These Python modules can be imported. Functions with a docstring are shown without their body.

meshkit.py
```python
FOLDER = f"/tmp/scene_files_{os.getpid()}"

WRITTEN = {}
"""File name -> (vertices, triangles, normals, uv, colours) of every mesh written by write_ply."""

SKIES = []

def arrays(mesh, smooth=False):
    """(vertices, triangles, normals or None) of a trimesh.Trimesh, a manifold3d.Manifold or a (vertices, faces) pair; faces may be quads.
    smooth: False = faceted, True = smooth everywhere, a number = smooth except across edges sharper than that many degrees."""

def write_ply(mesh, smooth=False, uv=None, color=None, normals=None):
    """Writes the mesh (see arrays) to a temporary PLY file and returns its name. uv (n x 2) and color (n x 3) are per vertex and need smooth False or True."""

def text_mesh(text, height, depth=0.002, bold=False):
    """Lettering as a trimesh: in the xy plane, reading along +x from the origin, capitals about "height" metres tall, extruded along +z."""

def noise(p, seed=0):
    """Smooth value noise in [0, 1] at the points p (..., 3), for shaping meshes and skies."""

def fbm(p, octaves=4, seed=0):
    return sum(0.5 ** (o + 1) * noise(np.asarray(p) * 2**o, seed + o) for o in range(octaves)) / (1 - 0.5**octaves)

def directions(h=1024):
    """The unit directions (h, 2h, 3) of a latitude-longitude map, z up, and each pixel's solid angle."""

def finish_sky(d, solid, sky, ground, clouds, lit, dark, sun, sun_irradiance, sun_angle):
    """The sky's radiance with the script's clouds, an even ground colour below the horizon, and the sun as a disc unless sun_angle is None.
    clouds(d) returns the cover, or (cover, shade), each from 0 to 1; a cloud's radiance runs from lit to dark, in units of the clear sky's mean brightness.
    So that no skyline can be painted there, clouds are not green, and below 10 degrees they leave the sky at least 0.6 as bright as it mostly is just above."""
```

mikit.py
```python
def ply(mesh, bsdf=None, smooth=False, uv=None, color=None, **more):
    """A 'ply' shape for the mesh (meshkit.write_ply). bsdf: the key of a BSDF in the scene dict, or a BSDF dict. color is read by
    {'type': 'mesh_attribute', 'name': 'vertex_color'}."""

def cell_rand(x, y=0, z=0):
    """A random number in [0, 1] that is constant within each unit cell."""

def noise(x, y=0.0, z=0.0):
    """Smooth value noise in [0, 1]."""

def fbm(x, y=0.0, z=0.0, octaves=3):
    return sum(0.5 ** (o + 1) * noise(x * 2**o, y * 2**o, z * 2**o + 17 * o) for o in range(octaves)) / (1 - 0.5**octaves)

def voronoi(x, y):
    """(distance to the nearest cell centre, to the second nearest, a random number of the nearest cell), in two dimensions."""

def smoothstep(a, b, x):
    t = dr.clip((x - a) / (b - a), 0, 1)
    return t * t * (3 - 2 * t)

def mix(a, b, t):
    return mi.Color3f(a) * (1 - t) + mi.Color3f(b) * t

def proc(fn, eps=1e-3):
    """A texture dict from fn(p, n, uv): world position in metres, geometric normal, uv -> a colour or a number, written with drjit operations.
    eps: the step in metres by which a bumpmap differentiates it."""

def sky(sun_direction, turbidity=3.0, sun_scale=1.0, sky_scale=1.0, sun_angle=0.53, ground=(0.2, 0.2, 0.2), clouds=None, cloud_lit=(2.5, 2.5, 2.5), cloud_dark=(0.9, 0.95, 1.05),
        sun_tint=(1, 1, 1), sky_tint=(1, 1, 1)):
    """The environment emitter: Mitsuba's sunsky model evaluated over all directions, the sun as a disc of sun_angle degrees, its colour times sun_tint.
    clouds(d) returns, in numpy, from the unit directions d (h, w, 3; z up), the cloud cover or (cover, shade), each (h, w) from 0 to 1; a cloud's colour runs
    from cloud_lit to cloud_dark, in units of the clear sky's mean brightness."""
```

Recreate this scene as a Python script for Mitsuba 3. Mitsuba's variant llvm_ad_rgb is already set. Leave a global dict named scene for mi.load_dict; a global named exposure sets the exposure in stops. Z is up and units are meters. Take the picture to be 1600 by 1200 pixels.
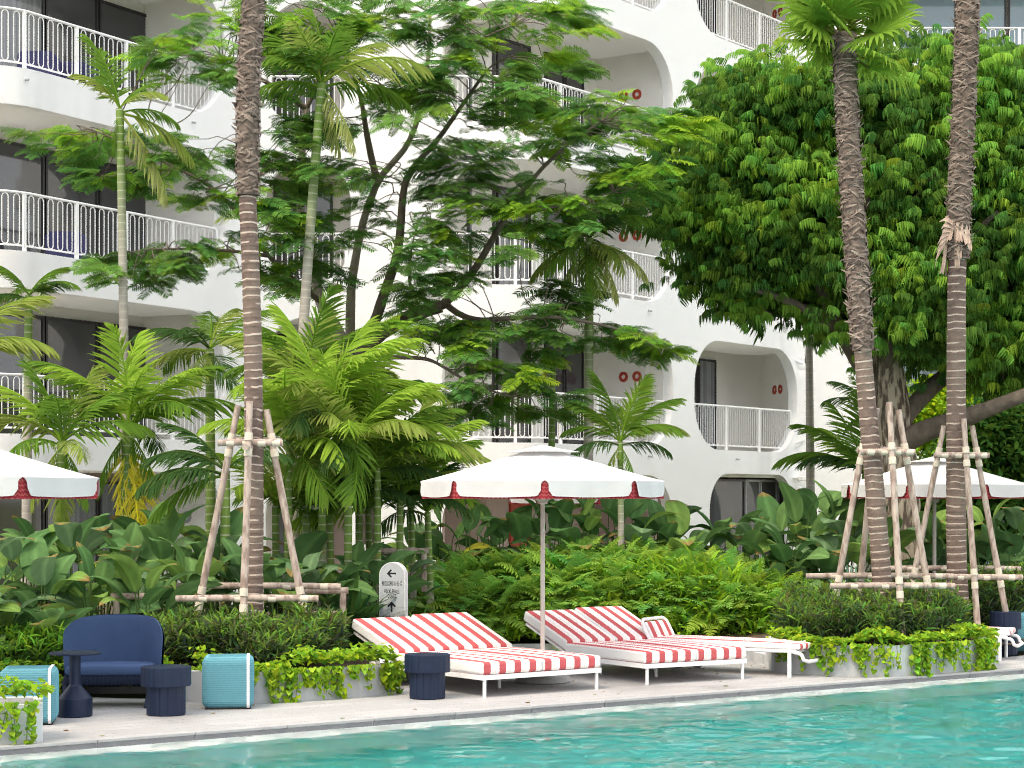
import math, random
import numpy as np, trimesh, mitsuba as mi, drjit as dr, manifold3d as m3
import shapely, shapely.geometry as sg, shapely.affinity as sa
import mikit, meshkit
from mikit import proc, noise, fbm, voronoi, cell_rand, smoothstep, mix

# ---------------------------------------------------------------- camera, sky, exposure
F, EYE, HY, CX = 3100.0, 2.05, 778.0, 800.0          # focal length in px of a 1600 px wide frame, eye height, horizon row, centre column
T = mi.ScalarTransform4f
scene, labels = {}, {}
scene['camera'] = {'type': 'perspective', 'fov': math.degrees(2 * math.atan(800 / F)), 'fov_axis': 'x', 'near_clip': 0.1, 'far_clip': 3000.0,
                   'principal_point_offset_y': (600 - HY) / 1200.0,
                   'to_world': T().look_at(origin=[0, 0, EYE], target=[0, 10, EYE], up=[0, 0, 1])}
scene['daylight'] = mikit.sky([-0.42, -0.55, 0.95], turbidity=3, sun_scale=0.30, sun_angle=22, clouds=lambda d: 1.0, ground=(0.25, 0.27, 0.22),
                              cloud_lit=(2.46, 2.5, 2.55))
exposure = 2.95

rng = np.random.default_rng(7)
random.seed(7)

# ---------------------------------------------------------------- helpers
def at(px, py, Y): return np.array([(px - CX) / F * Y, Y, EYE - (py - HY) / F * Y])
def on_ground(px, py, z=0.0): return at(px, py, F * (EYE - z) / (py - HY))
used = {}
def uniq(key):
    n = used.get(key, -1) + 1
    used[key] = n
    return key if n == 0 else f'{key}_{n:03d}'
def thing(name, label, cat, group=None, kind=None):
    k = uniq(name)
    labels[k] = {'label': label, 'category': cat}
    if group: labels[k]['group'] = group
    if kind: labels[k]['kind'] = kind
    return k
def put(key, mesh, mat, smooth=False, **kw):
    scene[key] = mikit.ply(mesh, mat, smooth=smooth, **kw)
    return key
def part(parent, name, mesh, mat, smooth=False, label=None, stuff=False, **kw):
    k = uniq(parent + '__' + name)
    put(k, mesh, mat, smooth, **kw)
    if label: labels[k] = {'label': label}
    if stuff: labels.setdefault(k, {})['kind'] = 'stuff'
    return k
def partd(parent, name, d, M):
    """one more copy of the ply dict d under the 4x4 matrix M"""
    k = uniq(parent + '__' + name)
    scene[k] = {**d, 'to_world': T(np.asarray(M, float))}
    return k
def struct(name, mesh, mat, smooth=False, **kw):
    k = uniq(name)
    put(k, mesh, mat, smooth, **kw)
    labels[k] = {'kind': 'structure'}
    return k

def cat(*ms):
    ms = [m for x in ms for m in (x if isinstance(x, list) else [x])]
    V, Fs, o = [], [], 0
    for m in ms:
        v, f = (m.vertices, m.faces) if hasattr(m, 'vertices') else m
        V.append(np.asarray(v, float)); Fs.append(np.asarray(f, int) + o); o += len(v)
    return np.vstack(V), np.vstack(Fs)
def rotz(a):
    c, s = math.cos(a), math.sin(a)
    return np.array([[c, -s, 0], [s, c, 0], [0, 0, 1.0]])
def roty(a):
    c, s = math.cos(a), math.sin(a)
    return np.array([[c, 0, s], [0, 1, 0], [-s, 0, c]])
def rotx(a):
    c, s = math.cos(a), math.sin(a)
    return np.array([[1, 0, 0], [0, c, -s], [0, s, c]])
def M4(R, t):
    M = np.eye(4); M[:3, :3] = R; M[:3, 3] = t
    return M
def mv(m, t=(0, 0, 0), R=None):
    v, f = (m.vertices, m.faces) if hasattr(m, 'vertices') else m
    v = np.asarray(v, float)
    if R is not None: v = v @ np.asarray(R).T
    return v + np.asarray(t), np.asarray(f)
def frame(d):
    d = np.asarray(d, float); d = d / np.linalg.norm(d)
    a = np.cross(d, [0, 0, 1.0]) if abs(d[2]) < .95 else np.cross(d, [1.0, 0, 0])
    a /= np.linalg.norm(a)
    return d, a, np.cross(a, d)
def box(c, s, az=0.0):
    b = trimesh.creation.box(s)
    return mv(b, c, rotz(az))
def bar(p, q, w, h):
    """box bar from p to q, w wide, h tall"""
    p, q = np.asarray(p, float), np.asarray(q, float)
    d, a, b = frame(q - p)
    L = np.linalg.norm(q - p)
    return mv(trimesh.creation.box([L, w, h]), (p + q) / 2, np.stack([d, a, b], 1))
def tube(P, r, n=8, closed=False, caps=True):
    P = np.asarray(P, float); k = len(P)
    r = np.broadcast_to(np.asarray(r, float), (k,))
    t = np.roll(P, -1, 0) - np.roll(P, 1, 0) if closed else np.gradient(P, axis=0)
    t /= np.linalg.norm(t, axis=1, keepdims=True) + 1e-12
    ref = np.array([0.0, 0, 1]) if abs(t[0, 2]) < .9 else np.array([1.0, 0, 0])
    A = []
    a = np.cross(t[0], ref); a /= np.linalg.norm(a)
    for i in range(k):
        a = a - t[i] * (a @ t[i]); a /= np.linalg.norm(a) + 1e-12
        A.append(a)
    A = np.array(A); B = np.cross(t, A)
    g = np.arange(n) * 2 * np.pi / n
    V = (P[:, None] + r[:, None, None] * (np.cos(g)[None, :, None] * A[:, None] + np.sin(g)[None, :, None] * B[:, None])).reshape(-1, 3)
    kk = k if closed else k - 1
    i, j = np.meshgrid(np.arange(kk), np.arange(n), indexing='ij')
    i2, j2 = (i + 1) % k, (j + 1) % n
    Q = np.stack([i * n + j, i * n + j2, i2 * n + j2, i2 * n + j], -1).reshape(-1, 4)
    Fc = np.vstack([Q[:, [0, 1, 2]], Q[:, [0, 2, 3]]])
    if caps and not closed:
        V = np.vstack([V, P[0], P[-1]])
        jj = np.arange(n)
        Fc = np.vstack([Fc, np.stack([(jj + 1) % n, jj, jj * 0 + k * n], 1), np.stack([(k - 1) * n + jj, (k - 1) * n + (jj + 1) % n, jj * 0 + k * n + 1], 1)])
    return V, Fc
def lathe(prof, n=32, flute=None):
    """profile [(r, z)...]; flute(theta) scales the radius"""
    prof = np.asarray(prof, float); k = len(prof)
    g = np.arange(n) * 2 * np.pi / n
    s = np.ones(n) if flute is None else flute(g)
    V = np.stack([prof[:, :1] * np.cos(g) * s, prof[:, :1] * np.sin(g) * s, np.repeat(prof[:, 1:], n, 1)], -1).reshape(-1, 3)
    i, j = np.meshgrid(np.arange(k - 1), np.arange(n), indexing='ij')
    j2 = (j + 1) % n
    Q = np.stack([i * n + j, i * n + j2, (i + 1) * n + j2, (i + 1) * n + j], -1).reshape(-1, 4)
    return V, np.vstack([Q[:, [0, 1, 2]], Q[:, [0, 2, 3]]])
_sph = trimesh.creation.icosphere(subdivisions=2).vertices
def rbox(s, r):
    """rounded box centred on the origin"""
    s = np.asarray(s, float) / 2 - r
    P = np.vstack([np.array([x, y, z]) * s + _sph * r for x in (-1, 1) for y in (-1, 1) for z in (-1, 1)])
    h = trimesh.convex.convex_hull(P)
    return np.array(h.vertices), np.array(h.faces)
def extrude(poly, h):
    e = trimesh.creation.extrude_polygon(poly, h, engine='earcut')
    return np.array(e.vertices), np.array(e.faces)
def grid_faces(a, b):
    i, j = np.meshgrid(np.arange(a - 1), np.arange(b - 1), indexing='ij')
    Q = np.stack([i * b + j, (i + 1) * b + j, (i + 1) * b + j + 1, i * b + j + 1], -1).reshape(-1, 4)
    return np.vstack([Q[:, [0, 1, 2]], Q[:, [0, 2, 3]]])
def spline(P, n):
    from scipy.interpolate import PchipInterpolator
    P = np.asarray(P, float)
    s = np.concatenate([[0], np.cumsum(np.linalg.norm(np.diff(P, axis=0), axis=1))])
    return PchipInterpolator(s, P)(np.linspace(0, s[-1], n))
def tile(tmpl, Ms, cols=None):
    """template (V, F, C) under many 4x4 matrices, with a colour factor (k, 3) each -> (V, F), colours"""
    V, Fc, C = tmpl
    Ms = np.asarray(Ms)
    W = np.einsum('kij,nj->kni', Ms[:, :3, :3], V) + Ms[:, None, :3, 3]
    Fs = Fc[None] + (np.arange(len(Ms)) * len(V))[:, None, None]
    Cs = np.repeat(C[None], len(Ms), 0)
    if cols is not None: Cs = Cs * np.asarray(cols)[:, None, :]
    return (W.reshape(-1, 3), Fs.reshape(-1, 3)), np.clip(Cs.reshape(-1, 3), 0, 1)
def join(ts):
    """several tile() results into one"""
    return cat([t[0] for t in ts]), np.vstack([t[1] for t in ts])

# ---------------------------------------------------------------- materials
def rgb(*c): return {'type': 'rgb', 'value': list(map(float, c))}
def mat(key, col, rough=.6, spec=.4, metal=0.0, bump=None, **kw):
    b = {'type': 'principled', 'base_color': proc(col) if callable(col) else rgb(*col), 'roughness': rough, 'specular': spec, 'metallic': metal, **kw}
    if bump: b = {'type': 'bumpmap', 'nested_bump': proc(bump[0], bump[2] if len(bump) > 2 else 1e-3), 'scale': bump[1], 'bsdf': b}
    scene[key] = {'type': 'twosided', 'bsdf': b}
    return key
VC = {'type': 'mesh_attribute', 'name': 'vertex_color'}
scene['leaf_mat'] = {'type': 'principledthin', 'base_color': VC, 'roughness': .5, 'diff_trans': .95, 'eta': 1.4, 'spec_trans': 0.0}
scene['gloss_leaf_mat'] = {'type': 'principledthin', 'base_color': VC, 'roughness': .36, 'diff_trans': .6, 'eta': 1.45, 'spec_trans': 0.0}
mat('painted_mat', VC, .6, .3) if False else None
scene['stem_mat'] = {'type': 'twosided', 'bsdf': {'type': 'principled', 'base_color': VC, 'roughness': .7, 'specular': .25}}

def f_render_wall(p, n, uv):
    a = fbm(p.x * .6 + 3, p.y * .6, p.z * .5, 4)
    st = noise(p.x * 5, p.y * 5, p.z * .35) * smoothstep(.45, .8, noise(p.x * .5, p.y * .5, 3.0))
    return mix((.85, .85, .855), (.79, .795, .80), a) * (1 - .17 * st)
mat('white_render', f_render_wall, .85, .2)
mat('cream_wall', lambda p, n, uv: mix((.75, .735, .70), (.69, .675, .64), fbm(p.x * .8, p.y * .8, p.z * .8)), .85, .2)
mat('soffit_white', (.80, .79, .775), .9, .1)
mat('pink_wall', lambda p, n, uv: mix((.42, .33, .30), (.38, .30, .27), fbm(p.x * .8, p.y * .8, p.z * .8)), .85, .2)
mat('white_metal', (.80, .80, .80), .4, .5)
mat('dark_frame', (.018, .017, .018), .4, .5)
mat('grey_frame', (.30, .31, .33), .4, .5)
mat('dark_glass', lambda p, n, uv: mix((.030, .031, .034), (.055, .056, .06), noise(p.x * .4, p.y * .4, p.z * .3)), .04, .9)
mat('curtain_glass', lambda p, n, uv: mix((.10, .11, .125), (.20, .21, .225), noise((p.x + p.y) * 16, 1.0, 2.0)), .06, .9)
mat('blue_glass', (.16, .24, .30), .05, .9)
mat('room_dark', (.05, .048, .05), .9, .1)
mat('ring_red', (.36, .05, .03), .5, .4)
mat('balcony_blue', (.05, .05, .12), .8, .2)
# ---------------------------------------------------------------- ground, pool, deck
EDGE = np.array([(-14, 9.1), (-9, 12.77), (-4.2, 16.29), (-.63, 18.91), (2.97, 21.55), (5.62, 23.5), (7.0, 24.45), (9, 25.4), (14, 26.4)])
from scipy.interpolate import PchipInterpolator
edge_y = PchipInterpolator(EDGE[:, 0], EDGE[:, 1])
ex = np.linspace(-13.9, 13.9, 140)
edge_line = [(x, float(edge_y(x))) for x in ex]
pool_poly = sg.Polygon([(-13.9, 3.5)] + edge_line + [(13.9, 3.5)])
BED = [(-14, 18.2), (-7, 19.4), (-4.4, 20.35), (-3.3, 20.1), (-2.95, 19.82), (-2.6, 19.82), (-2.2, 20.0), (-1.75, 20.3), (-1.38, 20.58), (-1.26, 20.9), (-1.35, 21.6), (-1.5, 23.4), (-1.1, 25.3), (-.2, 26.15), (1.2, 26.3), (2.5, 25.8),
       (3.15, 24.6), (3.1, 23.6), (3.3, 23.15), (3.8, 22.75), (4.3, 22.74), (4.85, 23.07), (5.35, 23.44), (5.68, 23.77), (5.85, 24.4), (6.3, 25.4), (7.5, 26.6), (14, 28)]
bed_poly = sg.Polygon(BED + [(30, 27), (30, 34), (-30, 34), (-30, 18)]).buffer(0)
world = sg.box(-600, -300, 600, 1500)
mat('soil', lambda p, n, uv: mix((.055, .042, .03), (.10, .08, .06), fbm(p.x * 3, p.y * 3, p.z * 3)), .95, .1)
mat('far_ground', lambda p, n, uv: mix((.07, .10, .035), (.16, .15, .10), fbm(p.x * .4, p.y * .4, 0)), .95, .1)
V, Fc = extrude(world.difference(pool_poly.buffer(.3)), .02)
struct('ground', (V - [0, 0, .12], Fc), 'far_ground')

def f_deck(p, n, uv):
    # light wood-look tiles laid along the pool edge: faint joints, streaky grain
    u = p.x * .806 + p.y * .592; v = -p.x * .592 + p.y * .806
    row = dr.floor(v / .2)
    off = cell_rand(row, 5) * 1.2
    jv = dr.abs(v / .2 - row - .5)
    uu = (u + off) / 1.2
    ju = dr.abs(uu - dr.floor(uu) - .5)
    joint = smoothstep(.480, .492, jv) + smoothstep(.4965, .4985, ju)
    tone = cell_rand(row, dr.floor(uu), 2)
    g = fbm(u * 3, v * 45, tone * 9, 3)
    c = mix((.27, .268, .272), (.375, .372, .375), .45 * tone + .55 * g)
    dirt = smoothstep(.5, .85, fbm(p.x * 1.3, p.y * 1.3, 2.0, 3))
    return c * (1 - .5 * dr.minimum(joint, 1)) * (1 - .24 * dirt)
mat('deck_tile', f_deck, .6, .35)
deck_poly = sg.Polygon(edge_line + [(13.9, 28.5), (-13.9, 28.5)]).difference(sg.Polygon(BED + [(14, 30), (-14, 30)]).buffer(-.05)).buffer(0)
deck_in = deck_poly.difference(sg.LineString(edge_line).buffer(.16))
V, Fc = cat([extrude(g, .1) for g in getattr(deck_in, 'geoms', [deck_in]) if g.area > .05])
struct('pool_deck', (V - [0, 0, .1], Fc), 'deck_tile')
# coping stones along the water
mat('coping_stone', lambda p, n, uv: mix((.33, .32, .32), (.44, .43, .425), fbm(p.x * 9, p.y * 9, p.z * 9)) * mix((.55, .55, .57), (1, 1, 1), smoothstep(-.01, -.001, p.z)), .6, .3) if False else None
mat('coping_top', lambda p, n, uv: mix((.28, .28, .285), (.36, .36, .365), fbm(p.x * 9, p.y * 9, p.z * 9)), .6, .3)
mat('coping_edge', lambda p, n, uv: mix((.13, .13, .14), (.20, .20, .21), fbm(p.x * 9, p.y * 9, p.z * 9)), .5, .4)
eline = sg.LineString(edge_line)
scene_cop = 'pool_coping'
labels[scene_cop] = {'kind': 'structure'}
L = eline.length
s = 0.0
while s < L - 1.0:
    step = .92
    pts = [eline.interpolate(s + .004 + (step - .008) * k / 5) for k in range(6)]
    nrm = []
    for k in range(6):
        a, b = eline.interpolate(max(s + step * k / 5 - .05, 0)), eline.interpolate(s + step * k / 5 + .05)
        d = np.array([b.x - a.x, b.y - a.y]); d /= np.linalg.norm(d); nrm.append((-d[1], d[0]))
    outer = [(q.x - n_[0] * .02, q.y - n_[1] * .02) for q, n_ in zip(pts, nrm)]
    inner = [(q.x + n_[0] * .157, q.y + n_[1] * .157) for q, n_ in zip(pts, nrm)]
    px0 = CX + F * pts[0].x / pts[0].y
    if -250 < px0 < 1850:
        m = extrude(sg.Polygon(outer + inner[::-1]), .022)
        part(scene_cop, 'stone', mv(m, (0, 0, -.021 + .003 * rng.random())), 'coping_top')
        o2 = [(q.x - n_[0] * .0, q.y - n_[1] * .0) for q, n_ in zip(pts, nrm)]
        m = extrude(sg.Polygon(o2 + inner[::-1]), .046)
        part(scene_cop, 'edge_stone', mv(m, (0, 0, -.068)), 'coping_edge')
    s += step
# pool shell: wall, submerged pale ledge, floor
mat('ledge_stone', lambda p, n, uv: mix((.62, .66, .64), (.75, .77, .75), fbm(p.x * 6, p.y * 6, 0)), .6, .2)
def f_pool(p, n, uv):
    a = fbm(p.x * .5, p.y * .5, 0, 3)
    j = dr.maximum(smoothstep(.47, .49, dr.abs(p.x / .3 - dr.floor(p.x / .3) - .5)), smoothstep(.47, .49, dr.abs(p.y / .3 - dr.floor(p.y / .3) - .5)))
    return mix((.032, .315, .30), (.062, .40, .385), a) * (1 - .10 * j)
mat('pool_tile', f_pool, .5, .3)
el = np.array(edge_line)
wall = np.vstack([np.c_[el, np.full(len(el), -.03)], np.c_[el, np.full(len(el), -1.5)]])
k = len(el)
Q = np.array([(i, i + 1, k + i + 1, k + i) for i in range(k - 1)])
struct('pool_wall', (wall + [0, 0.012, 0], Q), 'ledge_stone')
led = eline.buffer(.25, single_sided=False).intersection(pool_poly)
V, Fc = extrude(max(getattr(led, 'geoms', [led]), key=lambda g: g.area), .1)
struct('pool_ledge', (V - [0, 0, .225], Fc), 'ledge_stone')
V, Fc = extrude(sg.box(-13.9, 3.5, 13.9, 26.6), .1)
struct('pool_floor', (V - [0, 0, 1.5], Fc), 'pool_tile')
# water: a rippled sheet
WZ = -.082
xs = np.concatenate([np.linspace(-13.8, -7, 40)[:-1], np.arange(-7, 8.5, .04), np.linspace(8.5, 13.8, 40)])
ys = np.concatenate([np.linspace(3.6, 13.5, 60)[:-1], np.arange(13.5, 26.6, .03)])
X, Yg = np.meshgrid(xs, ys, indexing='ij')
wob = 1.6 * meshkit.noise(np.stack([X * .5, Yg * .5, 0 * X], -1), 6)
P3 = np.stack([X * .85 + .3 * Yg, Yg * 3.0 + wob, 0 * X], -1)
Z = WZ + .024 * (meshkit.noise(P3 * .55, 1) - .5) + .024 * (meshkit.noise(P3 * [1.5, 1.5, 1] + 9, 2) - .5) + .024 * (meshkit.noise(P3 * [2.9, 2.7, 1] + 5, 3) - .5) + .012 * (meshkit.noise(P3 * [6, 5.2, 1] + 2, 4) - .5)
V = np.stack([X, Yg, Z], -1).reshape(-1, 3)
Fc = grid_faces(len(xs), len(ys))
cen = V[Fc].mean(1)
Fc = Fc[cen[:, 1] < edge_y(np.clip(cen[:, 0], -13.9, 13.9)) + .06]
scene['water_mat'] = {'type': 'dielectric', 'int_ior': 1.33, 'ext_ior': 1.0}
struct('pool_water', (V, Fc), 'water_mat', True)

# garden bed: soil, rising towards the back
bx, by = np.arange(-13.5, 13.6, .25), np.arange(18.4, 34, .25)
X, Yg = np.meshgrid(bx, by, indexing='ij')
inner = bed_poly.buffer(-.12)
pts = shapely.points(X.ravel(), Yg.ravel())
dist = shapely.distance(pts, bed_poly.exterior) * np.where(shapely.contains(bed_poly, pts), 1, -1)
Hs = np.where(dist > 0, .14 + .16 * np.clip(dist / 1.5, 0, 1), -.3)
fern_mound = np.exp(-(((X.ravel() - 1.7) / 2.6) ** 4)) * np.clip((Yg.ravel() - 26.3) / 1.2, 0, 1) * np.clip((29.5 - Yg.ravel()) / 1, 0, 1)
bed_h = lambda x, y: .3 + .45 * float(np.exp(-(((x - 1.7) / 2.6) ** 4)) * np.clip((y - 26.3) / 1.2, 0, 1) * np.clip((29.5 - y) / 1, 0, 1))
Hs = Hs + .45 * fern_mound * (dist > 0) + .04 * meshkit.noise(np.stack([X.ravel() * 2, Yg.ravel() * 2, X.ravel() * 0], -1))
SF = grid_faces(len(bx), len(by))
struct('garden_soil', (np.stack([X.ravel(), Yg.ravel(), Hs], -1), SF[(dist[SF] > .02).all(1)]), 'soil', True)

# planter walls
mat('planter_concrete', lambda p, n, uv: mix((.42, .435, .455), (.51, .52, .54), fbm(p.x * 3, p.y * 3, p.z * 3, 4)) * (1 - .15 * smoothstep(.55, .8, noise(p.x * 8, p.y * 8, p.z * .8))), .8, .2)
def planter_wall(pts, h, label):
    k = thing('planter_wall', label, 'planter')
    ln = sg.LineString(spline(np.array(pts), 60))
    pl = ln.buffer(.14, single_sided=True, join_style='round')
    pl = pl if pl.geom_type == 'Polygon' else max(pl.geoms, key=lambda g: g.area)
    V, Fc = extrude(pl, h + .02)
    part(k, 'wall', (V - [0, 0, .02], Fc), 'planter_concrete', 30)
    return k
planter_wall([(-3.3, 19.95), (-2.95, 19.8), (-2.6, 19.80), (-2.2, 19.98), (-1.75, 20.28), (-1.38, 20.56), (-1.25, 20.85), (-1.33, 21.6), (-1.45, 22.6)], .31, 'pale curved concrete planter wall with ivy between the teal pouf and the striped lounger')
planter_wall([(3.12, 24.4), (3.08, 23.6), (3.3, 23.08), (3.8, 22.77), (4.3, 22.72), (4.85, 23.05), (5.35, 23.42), (5.68, 23.75), (5.85, 24.4), (6.2, 25.2)], .35, 'pale curved concrete planter wall with hanging ivy at the water edge on the right')
# planter box in the near left corner
k = thing('planter_box', 'pale concrete planter box with ivy in the bottom left corner', 'planter')
bp = sg.Polygon([(-5.6, 16.1), (-4.05, 16.56), (-3.97, 16.66), (-4.1, 17.2), (-5.6, 17.0)]).buffer(.03)
V, Fc = extrude(bp.difference(bp.buffer(-.08)), .33); part(k, 'wall', (V - [0, 0, .003], Fc), 'planter_concrete', 30)
V, Fc = extrude(bp.buffer(-.078), .27); part(k, 'soil', (V, Fc), 'soil')
# low kerb of the bed behind the loungers
k = thing('bed_kerb', 'low pale kerb in front of the fern bed behind the striped loungers', 'kerb')
ln = sg.LineString(spline(np.array([(-1.45, 22.6), (-1.5, 23.4), (-1.1, 25.3), (-.2, 26.1), (1.2, 26.25), (2.5, 25.75), (3.12, 24.4)]), 60))
V, Fc = extrude(ln.buffer(.12, single_sided=True), .13); part(k, 'kerbstone', (V - [0, 0, .01], Fc), 'planter_concrete', 30)
# ---------------------------------------------------------------- the apartment building: a zigzag facade of rounded openings
LV = [0.0, 3.15, 6.35, 9.55, 12.75, 15.95]
TOPZ = 18.4
KEYP = [(-22, 34.4), (-8.66, 34.4), (-5.40, 40.14), (.52, 40.14), (7.15, 49.5), (26, 49.5)]
ROUND = [0, 1.0, .12, 1.0, .12, 0]
def fillet(P, R):
    out = [np.array(P[0], float)]
    for i in range(1, len(P) - 1):
        a, b, c = (np.array(P[j], float) for j in (i - 1, i, i + 1))
        u, v = (a - b) / np.linalg.norm(a - b), (c - b) / np.linalg.norm(c - b)
        ang = math.acos(np.clip(u @ v, -1, 1)); t = R[i] / math.tan(ang / 2)
        p, q = b + u * t, b + v * t
        bis = (u + v) / np.linalg.norm(u + v); o = b + bis * R[i] / math.sin(ang / 2)
        a0 = math.atan2(*(p - o)[::-1]); a1 = math.atan2(*(q - o)[::-1])
        da = (a1 - a0 + math.pi) % (2 * math.pi) - math.pi
        for k in range(13): out.append(o + R[i] * np.array([math.cos(a0 + da * k / 12), math.sin(a0 + da * k / 12)]))
    out.append(np.array(P[-1], float))
    return np.array(out)
FP = fillet(KEYP, ROUND)
FL = sg.LineString(FP)
def facade_xy(s, off):
    """points on the facade plan at arc length s, moved inward by off"""
    s = np.asarray(s, float)
    seg = np.linalg.norm(np.diff(FP, axis=0), axis=1); cum = np.concatenate([[0], np.cumsum(seg)])
    i = np.clip(np.searchsorted(cum, s, side='right') - 1, 0, len(seg) - 1)
    d = np.diff(FP, axis=0)[i] / seg[i][..., None]
    t = (s - cum[i])[..., None]
    # blended normals so that offsets stay smooth on the arcs
    nv = np.zeros_like(FP); dd = np.diff(FP, axis=0) / seg[:, None]
    nv[:-1] += dd; nv[1:] += dd; nv /= np.linalg.norm(nv, axis=1, keepdims=True)
    w = np.where(seg[i] < .5, (s - cum[i]) / seg[i], np.nan)[..., None]
    dn = np.where(np.isnan(w), d, nv[i] * (1 - w) + nv[np.minimum(i + 1, len(nv) - 1)] * w)
    nrm = np.stack([-dn[..., 1], dn[..., 0]], -1)
    return FP[i] + d * t + nrm * np.asarray(off)[..., None]
def hit(line, px):
    """nearest point of a plan line that lies under image column px as seen from the origin"""
    ray = sg.LineString([(0, 0), ((px - CX) / F * 90, 90)])
    g = line.intersection(ray)
    P = min(getattr(g, 'geoms', [g]), key=lambda q: q.distance(sg.Point(0, 0)))
    return np.array([P.x, P.y])
def s_at(px): return FL.project(sg.Point(*hit(FL, px)))
def facade_mesh(poly, thick, off=0.0, ref=.3):
    polys = [poly] if poly.geom_type == 'Polygon' else list(poly.geoms)
    rings = []
    for q in polys:
        q = shapely.geometry.polygon.orient(q)
        rings += [np.array(q.exterior.coords)[:-1]] + [np.array(r.coords)[:-1] for r in q.interiors]
    M = m3.CrossSection(rings, m3.FillRule.EvenOdd).extrude(thick).refine_to_length(ref)
    m = M.to_mesh(); v = np.array(m.vert_properties[:, :3], float); f = np.array(m.tri_verts)
    xy = facade_xy(v[:, 0], v[:, 2] + off)
    return np.c_[xy, v[:, 1]], f[:, ::-1]
def rrect(s0, s1, z0, z1, r):
    r = min(r, (s1 - s0) / 2.02, (z1 - z0) / 2.02)
    return sg.box(s0, z0, s1, z1).buffer(-r).buffer(r, quad_segs=10)
S_A0, S_A1 = 2.0, s_at(352)
S_B0, S_B1 = s_at(413), s_at(548)
S_C0, S_C1 = s_at(690), s_at(1052)
S_E0, S_E1 = s_at(1085), s_at(1246)
S_G0, S_G1 = s_at(1392), FL.length - 2
OPEN = {'A': (S_A0, S_A1), 'B': (S_B0, S_B1), 'C': (S_C0, S_C1), 'E': (S_E0, S_E1), 'G': (S_G0, S_G1)}
bld = thing('apartment_building', 'white curved apartment building with stacked rounded balcony openings behind the garden', 'building')
holes = []
for li, z in enumerate(LV):
    for nm, (a, b) in OPEN.items():
        if li == 0:
            if nm == 'E': holes.append(rrect(s_at(1109), s_at(1240), -.6, 2.62, .85))
            else: holes.append(rrect(a, b, -1.2, 2.55, 1.05))
        else: holes.append(rrect(a, b, z + .02, z + 2.56, 1.12))
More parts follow.
